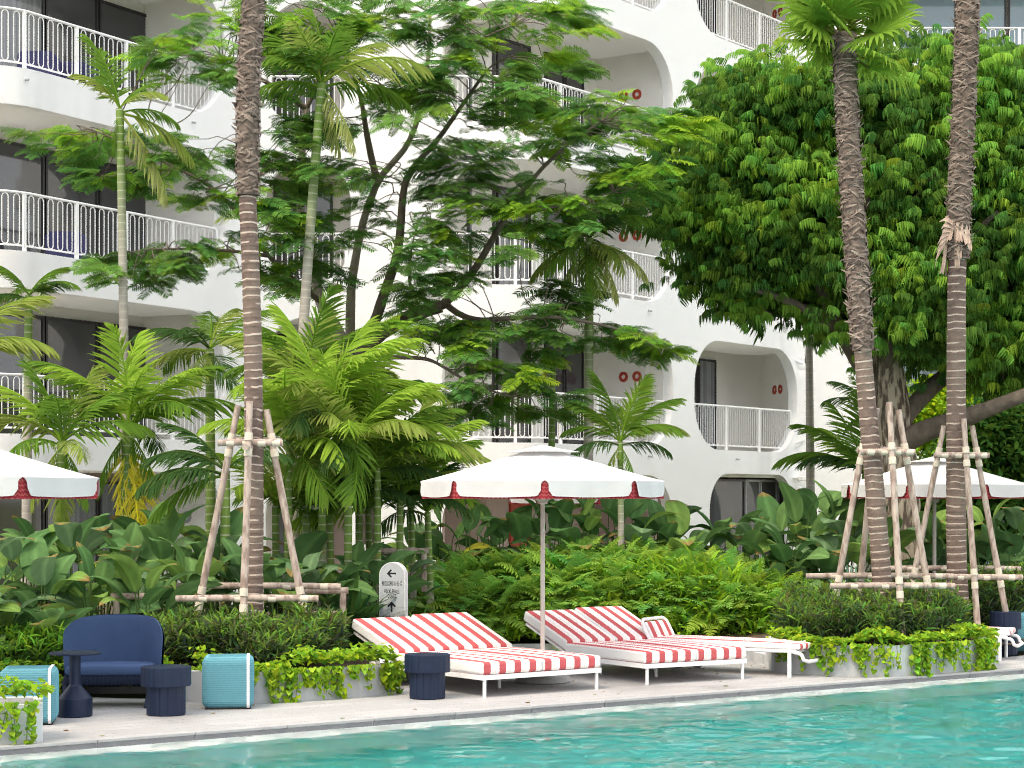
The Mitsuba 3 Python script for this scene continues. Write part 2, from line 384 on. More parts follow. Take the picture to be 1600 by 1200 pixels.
wall2d = sg.box(0.3, -.4, FL.length - .3, TOPZ).difference(shapely.union_all(holes))
part(bld, 'wall', facade_mesh(wall2d, .26), 'white_render', 40)
back_line = FL.offset_curve(2.05, join_style='mitre')
ringp = FL.buffer(2.3, single_sided=True, join_style='mitre').difference(FL.buffer(.24, single_sided=True, join_style='mitre'))
ringp = ringp if ringp.geom_type == 'Polygon' else max(ringp.geoms, key=lambda g: g.area)
for z in LV[1:]:
    V, Fc = extrude(ringp, .60); part(bld, 'floor_slab', (V + [0, 0, z - .605], Fc), 'soffit_white')
V, Fc = extrude(ringp, .12); part(bld, 'floor_slab', (V + [0, 0, -.11], Fc), 'soffit_white')
bw = FL.buffer(2.3, single_sided=True, join_style='mitre').difference(FL.buffer(2.05, single_sided=True, join_style='mitre'))
bw = bw if bw.geom_type == 'Polygon' else max(bw.geoms, key=lambda g: g.area)
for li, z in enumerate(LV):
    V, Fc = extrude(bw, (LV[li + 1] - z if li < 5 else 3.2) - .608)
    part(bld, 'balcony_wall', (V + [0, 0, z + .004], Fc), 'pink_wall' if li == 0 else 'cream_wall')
rest = FL.buffer(12, single_sided=True, join_style='mitre').difference(FL.buffer(.1, single_sided=True, join_style='mitre'))
rest = rest if rest.geom_type == 'Polygon' else max(rest.geoms, key=lambda g: g.area)
V, Fc = extrude(rest, .35); part(bld, 'roof', (V + [0, 0, TOPZ - .6], Fc), 'soffit_white')
# walls between the balconies
def cross_wall(s, z0, z1, mt):
    p, q = facade_xy(np.array([s]), np.array([.255]))[0], facade_xy(np.array([s]), np.array([2.06]))[0]
    m = bar([p[0], p[1], (z0 + z1) / 2], [q[0], q[1], (z0 + z1) / 2], .2, z1 - z0)
    part(bld, 'cross_wall', m, mt)
ENDS = {'A': [S_A1 + .06], 'B': [S_B0 - .16, S_B1 + .1], 'C': [S_C0 - .1, S_C1 + .08], 'E': [S_E0 - .12, S_E1 + .08], 'G': [S_G0 - .1]}
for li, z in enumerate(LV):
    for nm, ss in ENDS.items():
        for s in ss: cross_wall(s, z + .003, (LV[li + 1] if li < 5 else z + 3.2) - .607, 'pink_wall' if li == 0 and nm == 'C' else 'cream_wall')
# glass doors on the balcony walls, by image column of their edges
WIN = {'A': [(-160, -92), (-90, -25), (-19, 66), (68, 150), (152, 230)], 'B': [(416, 462), (464, 520)], 'C': [(729, 772), (774, 826), (850, 879), (880, 909)], 'E': [(1060, 1088), (1089, 1116)], 'G': [(1400, 1494), (1496, 1572), (1574, 1660)]}
def window(px0, px1, z0, z1, gmat, fmat, line=back_line, out=.03):
    p, q = hit(line, px0), hit(line, px1)
    d = (q - p); Lw = np.linalg.norm(d); d /= Lw
    nv = np.array([d[1], -d[0]])                   # towards the viewer
    p, q = p + nv * out, q + nv * out
    w = uniq(bld + '__window')
    e = lambda a, h: np.array([*(p + d * a), h])
    t = .055
    fr = cat(bar(e(0, (z0 + z1) / 2), e(t, (z0 + z1) / 2), .07, z1 - z0), bar(e(Lw - t, (z0 + z1) / 2), e(Lw, (z0 + z1) / 2), .07, z1 - z0),
             bar(e(t, z1 - t / 2), e(Lw - t, z1 - t / 2), .07, t), bar(e(t, z0 + t / 2), e(Lw - t, z0 + t / 2), .07, t))
    put(uniq(w + '__frame'), fr, fmat)
    put(uniq(w + '__pane'), bar(e(t * .8, (z0 + z1) / 2), e(Lw - t * .8, (z0 + z1) / 2), .02, z1 - z0 - t), gmat)
    # half drawn curtain seen in the glass is left to the reflection
for li, z in enumerate(LV[:-1]):
    for nm, ws in WIN.items():
        if li == 0 and nm in 'CE': continue
        for a, b in ws: window(a, b, z + .04, z + 2.38, 'blue_glass' if nm == 'G' else 'curtain_glass' if (int(abs(a)) * 7 + li * 5) % 4 == 0 else 'dark_glass', 'dark_frame')
mid_line = FL.offset_curve(.55, join_style='mitre')
for a, b in [(1090, 1162), (1163, 1186), (1187, 1213), (1214, 1232), (1233, 1262)]:
    window(a, b, .02, 2.5, 'dark_glass', 'grey_frame' if a > 1100 else 'dark_frame', mid_line, .0)
window(795, 826, .02, 2.4, 'ring_red', 'ring_red')
# railings: posts, rails and looped bars
def hoop_mesh(s, w, z0, z1, off, r=.0105):
    g = np.linspace(0, np.pi, 6)
    us = np.concatenate([w / 2 * np.cos(g), w / 2 * np.cos(g + np.pi)])
    zs = np.concatenate([z1 - w / 2 + w / 2 * np.sin(g), z0 + w / 2 + w / 2 * np.sin(g + np.pi)])
    xy = facade_xy(s + us, np.full(len(us), off))
    return tube(np.c_[xy, zs], r, 4, closed=True)
RAIL_OFF = .15
for li, z in list(enumerate(LV))[1:]:
    for nm, (a, b) in OPEN.items():
        if li == 5: continue
        if nm == 'A': a = 9.5
        if nm == 'G': b = min(b, s_at(1700))
        rl = uniq(bld + '__railing')
        a2, b2 = a + .10, b - .10
        ss = np.arange(a2, b2 + .05, .12)
        for nmr, zz, r in (('top_rail', z + 1.06, .026), ('bottom_rail', z + .13, .018)):
            xy = facade_xy(ss, np.full(len(ss), RAIL_OFF))
            put(uniq(rl + '__' + nmr), tube(np.c_[xy, np.full(len(ss), zz)], r, 6), 'white_metal', True)
        nb = max(1, round((b2 - a2) / 1.42)); bay = (b2 - a2) / nb
        for k in range(nb + 1):
            s = a2 + k * bay
            xy = facade_xy(np.array([s - .035, s + .035]), np.array([RAIL_OFF, RAIL_OFF]))
            put(uniq(rl + '__post'), bar([*xy[0], z + .53], [*xy[1], z + .53], .05, 1.04), 'white_metal')
        loose = []
        for k in range(nb):
            n = max(1, int((bay - .12) / .21)); w = (bay - .12) / n
            for j in range(n):
                s = a2 + k * bay + .06 + (j + .5) * w
                hm = hoop_mesh(s, w * .53, z + .145, z + 1.03, RAIL_OFF)
                x0 = facade_xy(np.array([s]), np.array([0.0]))[0]; pxx = CX + F * x0[0] / x0[1]
                if nm == 'A' and li <= 3 and -10 < pxx: put(uniq(rl + '__hoop'), hm, 'white_metal', True)
                else: loose.append(hm)
        if loose:
            kk = uniq(rl + '__hoops'); put(kk, cat(loose), 'white_metal', True); labels[kk] = {'kind': 'stuff'}
# drain spouts on the floor edges
for px, li in ((1013, 1), (1150, 1), (1013, 2), (1018, 3), (1125, 3), (40, 3), (300, 3), (842, 1)):
    s = s_at(px); xy = facade_xy(np.array([s, s]), np.array([.02, -.09]))
    part(bld, 'drain_spout', tube([[*xy[0], LV[li] - .17], [*xy[1], LV[li] - .20]], .02, 6), 'grey_frame')
# blue cushions and curtains seen behind the left railings
for px, li in ((58, 2), (75, 3), (15, 3)):
    p = hit(back_line, px); part(bld, 'balcony_chair', mv(rbox((.7, .6, .62), .12), (p[0] + .75, p[1] - .85, LV[li] + .34)), 'balcony_blue', 40)
# pairs of red rings on the cross walls
def ring_mesh(ro, ri, t):
    prof = [(ri, 0), (ri, t), (ri + .012, t + .006), (ro - .012, t + .006), (ro, t), (ro, 0), (ri, 0)]
    return lathe(prof, 28)
RS = {('C', 3): 'pair of red rings on the balcony wall above the feathery tree', ('C', 1): 'pair of red rings on the balcony wall above the young palm', ('E', 1): 'pair of red rings in the lowest rounded balcony of the right hand facade',
      ('E', 4): 'pair of red rings in the topmost balcony, beside the fan palm crown', ('A', 3): 'pair of red rings at the top left balcony behind leaves', ('A', 0): 'pair of dull rings on the ground floor wall at the left',
      ('C', 2): 'pair of red rings on the balcony wall hidden behind the hanging palm fronds'}
for (nm, li), lab in RS.items():
    s = {'C': S_C1 + .08, 'E': S_E1 + .08, 'A': S_A1 + .06}[nm]
    kx = thing('ring_sign', lab, 'wall sign')
    for o in (.94, 1.30):
        c = facade_xy(np.array([s]), np.array([o]))[0]; c2 = facade_xy(np.array([s]), np.array([o + .1]))[0]
        inw = np.array([*(c2 - c), 0]) / .1
        face = np.array([inw[1], -inw[0], 0]); 
        if face[1] > 0: face = -face
        R = np.stack([inw, np.cross(face, inw), face], 1)
        m = mv(ring_mesh(.118, .052, .02), np.array([c[0], c[1], LV[li] + 1.66]) + face * .102, R)
        part(kx, 'ring', m, 'ring_red' if li else 'grey_frame', 30)
# security camera at the ground floor door
kx = thing('security_camera', 'small white camera on a bracket at the corner of the ground floor window', 'camera')
s = s_at(1240); xy = facade_xy(np.array([s, s, s]), np.array([0, -.12, -.3])); z = 2.55
part(kx, 'bracket', tube([[*xy[0], z], [*xy[1], z]], .03, 8), 'white_metal', True)
part(kx, 'body', mv(rbox((.16, .28, .13), .03), (xy[2][0] - .05, xy[2][1] + .1, z - .02), rotz(.3)), 'white_metal', 40)
# ---------------------------------------------------------------- furniture
def f_stripe(p, n, uv):
    P = .152
    t = uv.x - dr.floor(uv.x)
    red = smoothstep(.06, .075, t) * (1 - smoothstep(.50, .515, t))
    def line(c, w): return 1 - smoothstep(w * .5, w * .5 + .012, dr.abs(t - c))
    c = mix((.80, .79, .78), (.76, .70, .58), line(.70, .10) * .8)
    c = mix(c, (.66, .42, .45), dr.maximum(line(.60, .02), line(.80, .02)) * .7)
    c = mix(c, (.60, .55, .62), line(.93, .025) * .6)
    c = mix(c, (.50, .105, .112), red)
    w = noise(p.x * 260, p.y * 260, p.z * 260)
    return c * (.93 + .1 * w)
mat('stripe_fabric', f_stripe, .85, .15, bump=(lambda p, n, uv: fbm(uv.x * .9, uv.y * 7, p.z * 7, 3), .012, 4e-3))
mat('white_fabric', lambda p, n, uv: mix((.76, .75, .76), (.70, .69, .70), fbm(p.x * 8, p.y * 8, p.z * 8)), .9, .1)
mat('red_piping', (.42, .06, .06), .8, .2)
mat('navy_metal', lambda p, n, uv: mix((.006, .012, .034), (.010, .019, .048), fbm(p.x * 6, p.y * 6, p.z * 6)), .45, .3)
mat('black_rubber', (.02, .02, .02), .7, .3)
mat('grey_stone', lambda p, n, uv: mix((.26, .26, .255), (.36, .36, .35), fbm(p.x * 20, p.y * 20, p.z * 20)), .8, .3)
mat('wheel_grey', (.30, .31, .30), .6, .3)
mat('beige_pole', (.50, .45, .41), .45, .5)

def f_teal(p, n, uv):
    row = uv.y / .021 - dr.floor(uv.y / .021)
    rib = smoothstep(.0, .25, row) * (1 - smoothstep(.7, 1.0, row))
    w = noise(uv.x * 90, uv.y * 300, 1.0)
    return mix((.06, .185, .235), (.125, .315, .375), .65 * rib + .35 * w)
mat('teal_fabric', f_teal, .85, .2, bump=(lambda p, n, uv: dr.abs(dr.sin(uv.y / .021 * math.pi)), .0035, 1e-3))
def f_navyfab(p, n, uv):
    return mix((.036, .062, .135), (.056, .092, .185), .6 * noise(p.x * 220, p.y * 220, p.z * 220) + .4 * fbm(p.x * 5, p.y * 5, p.z * 5))
mat('navy_fabric', f_navyfab, .9, .15, bump=(lambda p, n, uv: noise(p.x * 160, p.y * 160, p.z * 160), .0015, 1e-3))
mat('navy_rope', (.012, .018, .04), .8, .2)

def uvm(m, f):
    """uv from the local coordinates"""
    return f(m[0])
def cushion(parent, name, s, r, R, t, x0=0.0, mat_='stripe_fabric', bulge=.012):
    """a padded cushion s = (across, along, thick) with the stripes running along"""
    nx, ny = 25, 21
    M = m3.Manifold.cube([s[0] - 2 * r, s[1] - 2 * r, s[2] - 2 * r], True)
    v, f = rbox(s, r)
    m = trimesh.Trimesh(v, f).subdivide_to_size(.13) if True else None
    v, f = np.array(m.vertices), np.array(m.faces)
    uv = np.stack([(v[:, 0] / s[0] + .5) * x0 - .03, v[:, 1]], 1)
    e = (1 - (2 * v[:, 0] / s[0]) ** 4) * (1 - (2 * v[:, 1] / s[1]) ** 4)
    v = v.copy(); v[:, 2] += np.sign(v[:, 2]) * bulge * np.clip(e, 0, 1) * (np.abs(v[:, 2]) > s[2] * .3)
    V = v @ np.asarray(R).T + np.asarray(t)
    return part(parent, name, (V, f), mat_, True, uv=uv)

def daybed(foot_l, foot_r, label):
    """double lounger; foot_l, foot_r = the two foot legs on the deck"""
    a, b = np.array([*foot_l, 0.0]), np.array([*foot_r, 0.0])
    W = np.linalg.norm(b - a) + .10
    ex_ = (b - a) / np.linalg.norm(b - a); ey_ = np.array([-ex_[1], ex_[0], 0.0])   # across, towards the head
    R = np.stack([ex_, ey_, [0, 0, 1.0]], 1); o = (a + b) / 2
    k = thing('double_sun_lounger', label, 'sun lounger', 'striped double sun loungers')
    Lw = lambda x, y, z: o + R @ np.array([x, y, z], float)
    H, Ls, Lt = .205, 1.62, 2.12
    fr = []
    for sx in (-1, 1): fr.append(bar(Lw(sx * (W / 2 - .025), -.03, H), Lw(sx * (W / 2 - .025), Lt, H), .035, .05))
    for y in (-.012, Ls * .5, Lt - .02): fr.append(bar(Lw(-W / 2 + .043, y, H), Lw(W / 2 - .043, y, H), .036, .048))
    for y in np.arange(.12, Lt - .1, .15): fr.append(bar(Lw(-W / 2 + .043, y, H + .008), Lw(W / 2 - .043, y, H + .008), .06, .012))
    part(k, 'frame', cat(fr), 'white_metal')
    for (x, y) in ((-W / 2 + .05, .0), (W / 2 - .05, .0), (-W / 2 + .35, 1.35), (W / 2 - .3, 1.35), (0, .75)):
        part(k, 'leg', tube([Lw(x, y, 0), Lw(x, y, H - .02)], .019 if y < 1 else .016, 10), 'white_metal', 40)
    for x in (-.42, .42):                                             # wheels under the head end
        c = Lw(x, 1.95, .10); part(k, 'wheel', tube([c - ex_ * .025, c + ex_ * .025], .10, 20), 'wheel_grey', 40)
    TH = .125
    hw = W / 2
    for sx, nm in ((-1, 0), (1, 1)):
        # seat and raised back, left and right half, each a little different
        cushion(k, 'seat_cushion', (hw - .008, Ls, TH), .03, R, Lw(sx * hw / 2, Ls / 2 - .03, H + .032 + TH / 2), x0=4)
        th = math.radians(18.3 + 1.4 * nm); Lb = .98
        Rb = R @ rotx(th)
        c = Lw(sx * hw / 2, Ls - .05, H + .045 + TH / 2) + Rb @ np.array([0, Lb / 2, .02])
        cushion(k, 'back_cushion', (hw - .008, Lb, TH), .03, Rb, c, x0=4)
        m = cat(bar(Lw(sx * .06, Ls - .03, H + .03), Lw(sx * .06, Ls - .03, H + .03) + Rb @ np.array([0, .95, 0]), .03, .03),
                bar(Lw(sx * (hw - .05), Ls - .03, H + .03), Lw(sx * (hw - .05), Ls - .03, H + .03) + Rb @ np.array([0, .95, 0]), .03, .03))
        part(k, 'back_frame', m, 'white_metal')
    return k
dA = daybed(on_ground(757, 1090)[:2], on_ground(932, 1077)[:2], 'red and white striped double lounger with raised backs behind the navy fluted stool')
dB = daybed(on_ground(1011, 1070)[:2], on_ground(1160, 1061)[:2], 'red and white striped double lounger with raised backs to the right of the parasol pole')

def single_lounger(l1, l2, d, label, Ltot=1.92):
    """low white tube lounger: l1, l2 = foot legs on the deck, d = plan direction towards the head"""
    a, b = np.array([*l1, 0.0]), np.array([*l2, 0.0])
    ey_ = np.array([*d, 0.0]); ey_ /= np.linalg.norm(ey_)
    ex_ = np.array([ey_[1], -ey_[0], 0.0])
    W = .62; o = (a + b) / 2
    R = np.stack([ex_, ey_, [0, 0, 1.0]], 1)
    Lw = lambda x, y, z: o + R @ np.array([x, y, z], float)
    k = thing('sun_lounger', label, 'sun lounger', 'low white tube sun loungers')
    H = .30; r = .021; h = W / 2
    P = []
    fr = [tube([Lw(s * h, -.06, H), Lw(s * h, Ltot - .1, H - .02)], r, 10) for s in (-1, 1)]
    fr += [tube([Lw(-h, y, H - .012), Lw(h, y, H - .012)], r * .8, 8) for y in (0, .6, 1.2, Ltot - .1)]
    part(k, 'frame', cat(fr), 'white_metal', 40)
    # the looped handle at the foot
    g = np.linspace(0, np.pi / 2, 5)
    loop = [Lw(-h, .0, H)] + [Lw(-h, -.09 - .06 * math.sin(t), H - .02 - .07 * (1 - math.cos(t))) for t in g] + [Lw(-h * .85, -.19, H - .115), Lw(h * .85, -.19, H - .115)] + [Lw(h, -.09 - .06 * math.sin(t), H - .02 - .07 * (1 - math.cos(t))) for t in g[::-1]] + [Lw(h, 0, H)]
    part(k, 'foot_loop', tube(loop, r, 10), 'white_metal', True)
    for s in (-1, 1):
        part(k, 'leg', tube([Lw(s * h, .02, 0), Lw(s * h, .02, H)], .024, 12), 'white_metal', 40)
        c = Lw(s * (h - .04), Ltot - .42, .085); part(k, 'wheel', tube([c - ex_ * .02, c + ex_ * .02], .085, 20), 'wheel_grey', 40)
        part(k, 'wheel_bracket', tube([c, Lw(s * h, Ltot - .42, H)], .014, 8), 'white_metal', 40)
    cushion(k, 'mattress', (W - .03, Ltot + .03, .07), .025, R, Lw(0, Ltot / 2 - .09, H + .052), x0=4)
    # raised head piece in its tube frame
    th = math.radians(62)
    Rb = R @ rotx(th)
    base = Lw(0, Ltot - .1, H + .03)
    hp = lambda x, y: base + Rb @ np.array([x, y, 0.0])
    g = np.linspace(0, np.pi / 2, 5); q = .09; hh = .30
    loop = [hp(-h, 0)] + [hp(-h + q - q * math.cos(t), hh - q + q * math.sin(t)) for t in g] + [hp(h - q + q * math.sin(t), hh - q + q * math.cos(t)) for t in g] + [hp(h, 0)]
    part(k, 'head_frame', tube(loop, r, 10), 'white_metal', True)
    cushion(k, 'head_cushion', (W - .07, .25, .06), .025, Rb, base + Rb @ np.array([0, .135, .01]), x0=3)
    return k
l1, l2 = on_ground(1228, 1057)[:2], on_ground(1279, 1054)[:2]
single_lounger(l1, l2, (-.84, .54), 'flat red and white striped lounger on white tube frame beside the right planter')
single_lounger(at(1545, 0, 25.1)[:2], at(1594, 0, 25.4)[:2], (-.93, .36), 'striped lounger foot showing from behind the right planter wall')

# parasols
def f_canvas(p, n, uv): return mix((.66, .66, .66), (.59, .59, .595), fbm(p.x * 3, p.y * 3, p.z * 6)) 
scene['canvas_mat'] = {'type': 'principledthin', 'base_color': proc(f_canvas), 'roughness': .9, 'diff_trans': .35, 'eta': 1.3}
mat('white_canvas_edge', (.76, .76, .765), .9, .1)
def f_lining(p, n, uv):
    a = dr.abs(uv.x / .05 - dr.floor(uv.x / .05) - .5) * 2
    z = uv.y / .035 + .5 * a
    l = smoothstep(.32, .42, dr.abs(z - dr.floor(z) - .5))
    return mix((.33, .035, .05), (.48, .16, .14), l)
scene['lining_mat'] = {'type': 'principledthin', 'base_color': proc(f_lining), 'roughness': .9, 'diff_trans': .3, 'eta': 1.3}
mat('red_trim', (.36, .03, .05), .85, .1)
def parasol(cx, cy, rot, label, base=True, R=1.36, dz=0.0, pole_mat='beige_pole'):
    k = thing('parasol', label, 'umbrella', 'white parasols with red lining')
    zr, za = 2.235 + dz, 2.63 + dz
    ang = rot - np.pi / 2 + np.arange(9) * np.pi / 4
    P = lambda r, a, z: np.array([cx + r * math.cos(a), cy + r * math.sin(a), z])
    part(k, 'pole', tube([[cx, cy, .02], [cx, cy, za - .05]], .026, 14), pole_mat, 40)
    part(k, 'hub', mv(lathe([(.03, 0), (.06, .01), (.06, .07), (.03, .08)], 16), (cx, cy, 1.98 + dz)), pole_mat, 40)
    prof = lambda t: zr + (za - zr) * (1 - t) ** 1.08          # height of a hip at t of its radius
    for i in range(8):
        a0, a1 = ang[i], ang[i + 1]
        nr, na = 9, 9
        ts, us = np.linspace(.06, 1, nr), np.linspace(0, 1, na)
        V = []
        for t in ts:
            p0, p1 = P(R * t, a0, prof(t)), P(R * t, a1, prof(t))
            for u in us:
                q = p0 * (1 - u) + p1 * u
                q = q - np.array([0, 0, .028 * 4 * u * (1 - u) * t * (1 - .75 * t)])       # the cloth sags between the ribs
                V.append(q)
        V = np.array(V)
        part(k, 'canopy_panel', (V, grid_faces(nr, na)), 'canvas_mat', True)
        part(k, 'rib', tube([P(.05, a0, za - .07), P(R * .5, a0, prof(.5) - .03), P(R * .985, a0, prof(1.0) - .02)], .010, 6), pole_mat)
        part(k, 'strut', tube([P(.05, a0, 2.02 + dz), P(R * .52, a0, prof(.52) - .035)], .008, 6), pole_mat)
        # valance flap with rounded lower corners
        p0, p1 = P(R, a0, zr), P(R, a1, zr); w = np.linalg.norm(p1 - p0); d = (p1 - p0) / w
        nrm = np.array([d[1], -d[0], 0]); cen = (p0 + p1) / 2 - np.array([cx, cy, zr]); nrm = nrm if nrm @ cen > 0 else -nrm
        g, hv, q = .040, .165, .065
        us = np.linspace(0, 1, 25); rows = 7
        V, UV, V2 = [], [], []
        for j in range(rows):
            fz = j / (rows - 1)
            for u in us:
                # outline: narrower with rounded top notch and corner
                x = u * w
                ed = min(x, w - x)
                gap = g * min(1, (fz / .35)) ** .6 if fz > 0 else 0
                xx = gap + u * (w - 2 * gap)
                cor = max(0, q - min(xx - gap, w - gap - xx)) / q
                hh = hv + .014 * math.sin(math.pi * u) - q * .9 * (1 - math.sqrt(max(0, 1 - cor ** 2)))
                wob = .006 * math.sin(9 * u + i * 2.1) * fz + .004 * math.sin(23 * u + i) * fz
                pt = p0 + d * xx + nrm * (.012 * fz + wob + .004) - np.array([0, 0, hh * fz])
                V.append(pt)
                pt2 = p0 + d * (u * w) - nrm * .016 - np.array([0, 0, (hv + .030) * fz])
                V2.append(pt2); UV.append((u * w, fz * hv))
        part(k, 'valance', (np.array(V), grid_faces(rows, 25)), 'canvas_mat', True)
        part(k, 'lining', (np.array(V2), grid_faces(rows, 25)), 'lining_mat', True, uv=np.array(UV))
    # under cloth of the canopy: the patterned lining
    V, UV = [], []
    for i in range(9):
        for t in (.08, .4, .7, .985):
            q = P(R * t, ang[i], prof(t) - .05); V.append(q); UV.append((q[0] - cx, q[1] - cy))
    part(k, 'under_cloth', (np.array(V), grid_faces(9, 4)), 'lining_mat', uv=np.array(UV))
    # vent cap
    V = [P(0, 0, za + .012)]
    for i in range(8):
        for t in (.5, 1):
            V.append(P(.42 * t, ang[i], za + .012 - .10 * t + (.018 if t == 1 else 0)))
    Fc = []
    for i in range(8):
        j = (i + 1) % 8; a, b, c, d_ = 1 + 2 * i, 2 + 2 * i, 1 + 2 * j, 2 + 2 * j
        Fc += [(0, a, c), (a, b, d_), (a, d_, c)]
    part(k, 'vent_cap', (np.array(V), np.array(Fc)), 'canvas_mat')
    if base:
        part(k, 'base', mv(lathe([(0, .075), (.25, .075), (.30, .06), (.305, .01), (.29, 0), (0, 0)], 40), (cx, cy, .002)), 'grey_stone', 40)
        part(k, 'base_sleeve', mv(lathe([(.045, .07), (.045, .34), (.033, .36), (.026, .36)], 20), (cx, cy, 0)), pole_mat, 40)
        part(k, 'knob', tube([[cx, cy, .28], [cx + .10, cy - .02, .28]], .016, 8), 'dark_frame', 40)
        for a in range(4):
            t = a * np.pi / 2 + .5
            part(k, 'brace', tube([[cx + .04 * math.cos(t), cy + .04 * math.sin(t), .2], [cx + .16 * math.cos(t), cy + .16 * math.sin(t), .08]], .009, 6), pole_mat)
    return k
um = on_ground(848, 1066)
parasol(um[0], um[1], 0.0, 'white parasol with red lining standing behind the striped double loungers in the middle')
parasol(-5.18, 18.5, math.radians(-5), 'white parasol with red lining cut by the left edge of the picture')
parasol(at(1460, 0, 28.1)[0], 28.1, math.radians(18.5), 'white parasol with red lining under the big tree on the right')
parasol(at(913, 0, 35.6)[0], 35.6, math.radians(10), 'farther white parasol half hidden behind the middle one', pole_mat='grey_frame', dz=-.10)

# poufs
def pouf(c, s, az, label):
    k = thing('pouf', label, 'pouf', 'teal ribbed cube poufs')
    v, f = rbox(s, .068)
    m = trimesh.Trimesh(v, f).subdivide_to_size(.12); v, f = np.array(m.vertices), np.array(m.faces)
    e = np.clip((1 - (2 * v[:, 2] / s[2]) ** 4), 0, 1)
    v = v.copy(); v[:, :2] *= (1 + .02 * e)[:, None]
    uv = np.stack([v[:, 0] + v[:, 1], v[:, 2]], 1)
    part(k, 'cover', mv((v, f), (c[0], c[1], s[2] / 2 + .008), rotz(az)), 'teal_fabric', True, uv=uv)
    # white band round the side
    x = s[0] / 2 - .05
    g = np.linspace(0, np.pi / 2, 6); r = .06; hy, hz = s[1] / 2 * 1.012 + .004, s[2] / 2 + .004
    ring = []
    for (sy, sz, a0) in ((1, 1, 0), (-1, 1, 1), (-1, -1, 2), (1, -1, 3)):
        for t in g:
            tt = t + a0 * np.pi / 2
            ring.append((sy * (hy - r) + r * math.cos(tt), sz * (hz - r) + r * math.sin(tt)))
    ring = np.array(ring); n = len(ring)
    V = np.vstack([np.c_[np.full(n, x + dx), ring * sc] for dx, sc in ((-.014, .99), (-.012, 1.0), (.012, 1.0), (.014, .99))])
    Fc = []
    for rr in range(3):
        for j in range(n):
            j2 = (j + 1) % n; Fc += [(rr * n + j, rr * n + j2, (rr + 1) * n + j2), (rr * n + j, (rr + 1) * n + j2, (rr + 1) * n + j)]
    part(k, 'band', mv((V, np.array(Fc)), (c[0], c[1], s[2] / 2 + .008), rotz(az)), 'white_fabric', 40)
    b = rbox((s[0] * .9, s[1] * .9, .02), .009)
    part(k, 'foot', mv(b, (c[0], c[1], .01), rotz(az)), 'black_rubber')
c = on_ground(351, 1109); pouf((c[0], c[1] + .25), (.49, .49, .50), math.radians(7), 'teal cube pouf with white band standing in front of the curved planter')
c = on_ground(40, 1134); pouf((c[0] - .03, c[1] + .25), (.50, .50, .50), math.radians(9), 'teal cube pouf with white band at the left edge behind the planter box')
pouf((at(1586, 0, 26.5)[0] + .02, 26.5), (.52, .5, .52), .1, 'teal cube pouf at the right edge behind the striped lounger')

# fluted drum tables
def drum(c, label, H=.45, r=.235):
    k = thing('fluted_table', label, 'side table', 'navy fluted drum tables')
    n = 192
    fl = lambda m, d: (lambda g: 1 - d * np.abs(np.cos(m * g / 2)) ** 14)
    part(k, 'pedestal', mv(lathe([(0, 0), (r * .76, 0), (r * .78, .006), (r * .78, H * .62), (0, H * .62)], n, fl(14, .045)), (c[0], c[1], .004)), 'navy_metal', 35)
    part(k, 'drum_top', mv(lathe([(r * .7, H * .60), (r * .985, H * .60), (r, H * .615), (r, H - .008), (r * .985, H), (r * .96, H)], n, fl(16, .03)), (c[0], c[1], .004)), 'navy_metal', 35)
    part(k, 'table_top', mv(lathe([(r * .965, H - .012), (r * .965, H + .001), (0, H + .001)], 48), (c[0], c[1], .004)), 'navy_metal', 35)
c = on_ground(667, 1093); drum((c[0], c[1] + .12), 'navy fluted drum table standing in front of the striped lounger')
c = on_ground(256, 1119); drum((c[0], c[1] + .12), 'navy fluted drum table beside the blue loveseat', H=.455, r=.235)
drum((at(1571, 0, 25.9)[0], 25.9), 'navy fluted drum table at the right edge', H=.56, r=.2)
# pedestal table with thin disc top
c = on_ground(115, 1122)
k = thing('pedestal_table', 'navy pedestal table with thin round top and conical foot by the loveseat', 'side table')
ct = (c[0] - .02, c[1] + .15, 0)
part(k, 'foot', mv(lathe([(0, .003), (.158, .003), (.162, .012), (.162, .165), (.155, .18), (.062, .285), (.058, .30), (.0, .30)], 56), ct), 'navy_metal', 30)
part(k, 'stem', mv(lathe([(.056, .29), (.052, .32), (.052, .575), (.06, .585)], 32), ct), 'navy_metal', 40)
part(k, 'table_top', mv(lathe([(0, .583), (.235, .583), (.243, .590), (.243, .598), (.235, .603), (0, .603)], 64), ct), 'navy_metal', 35)

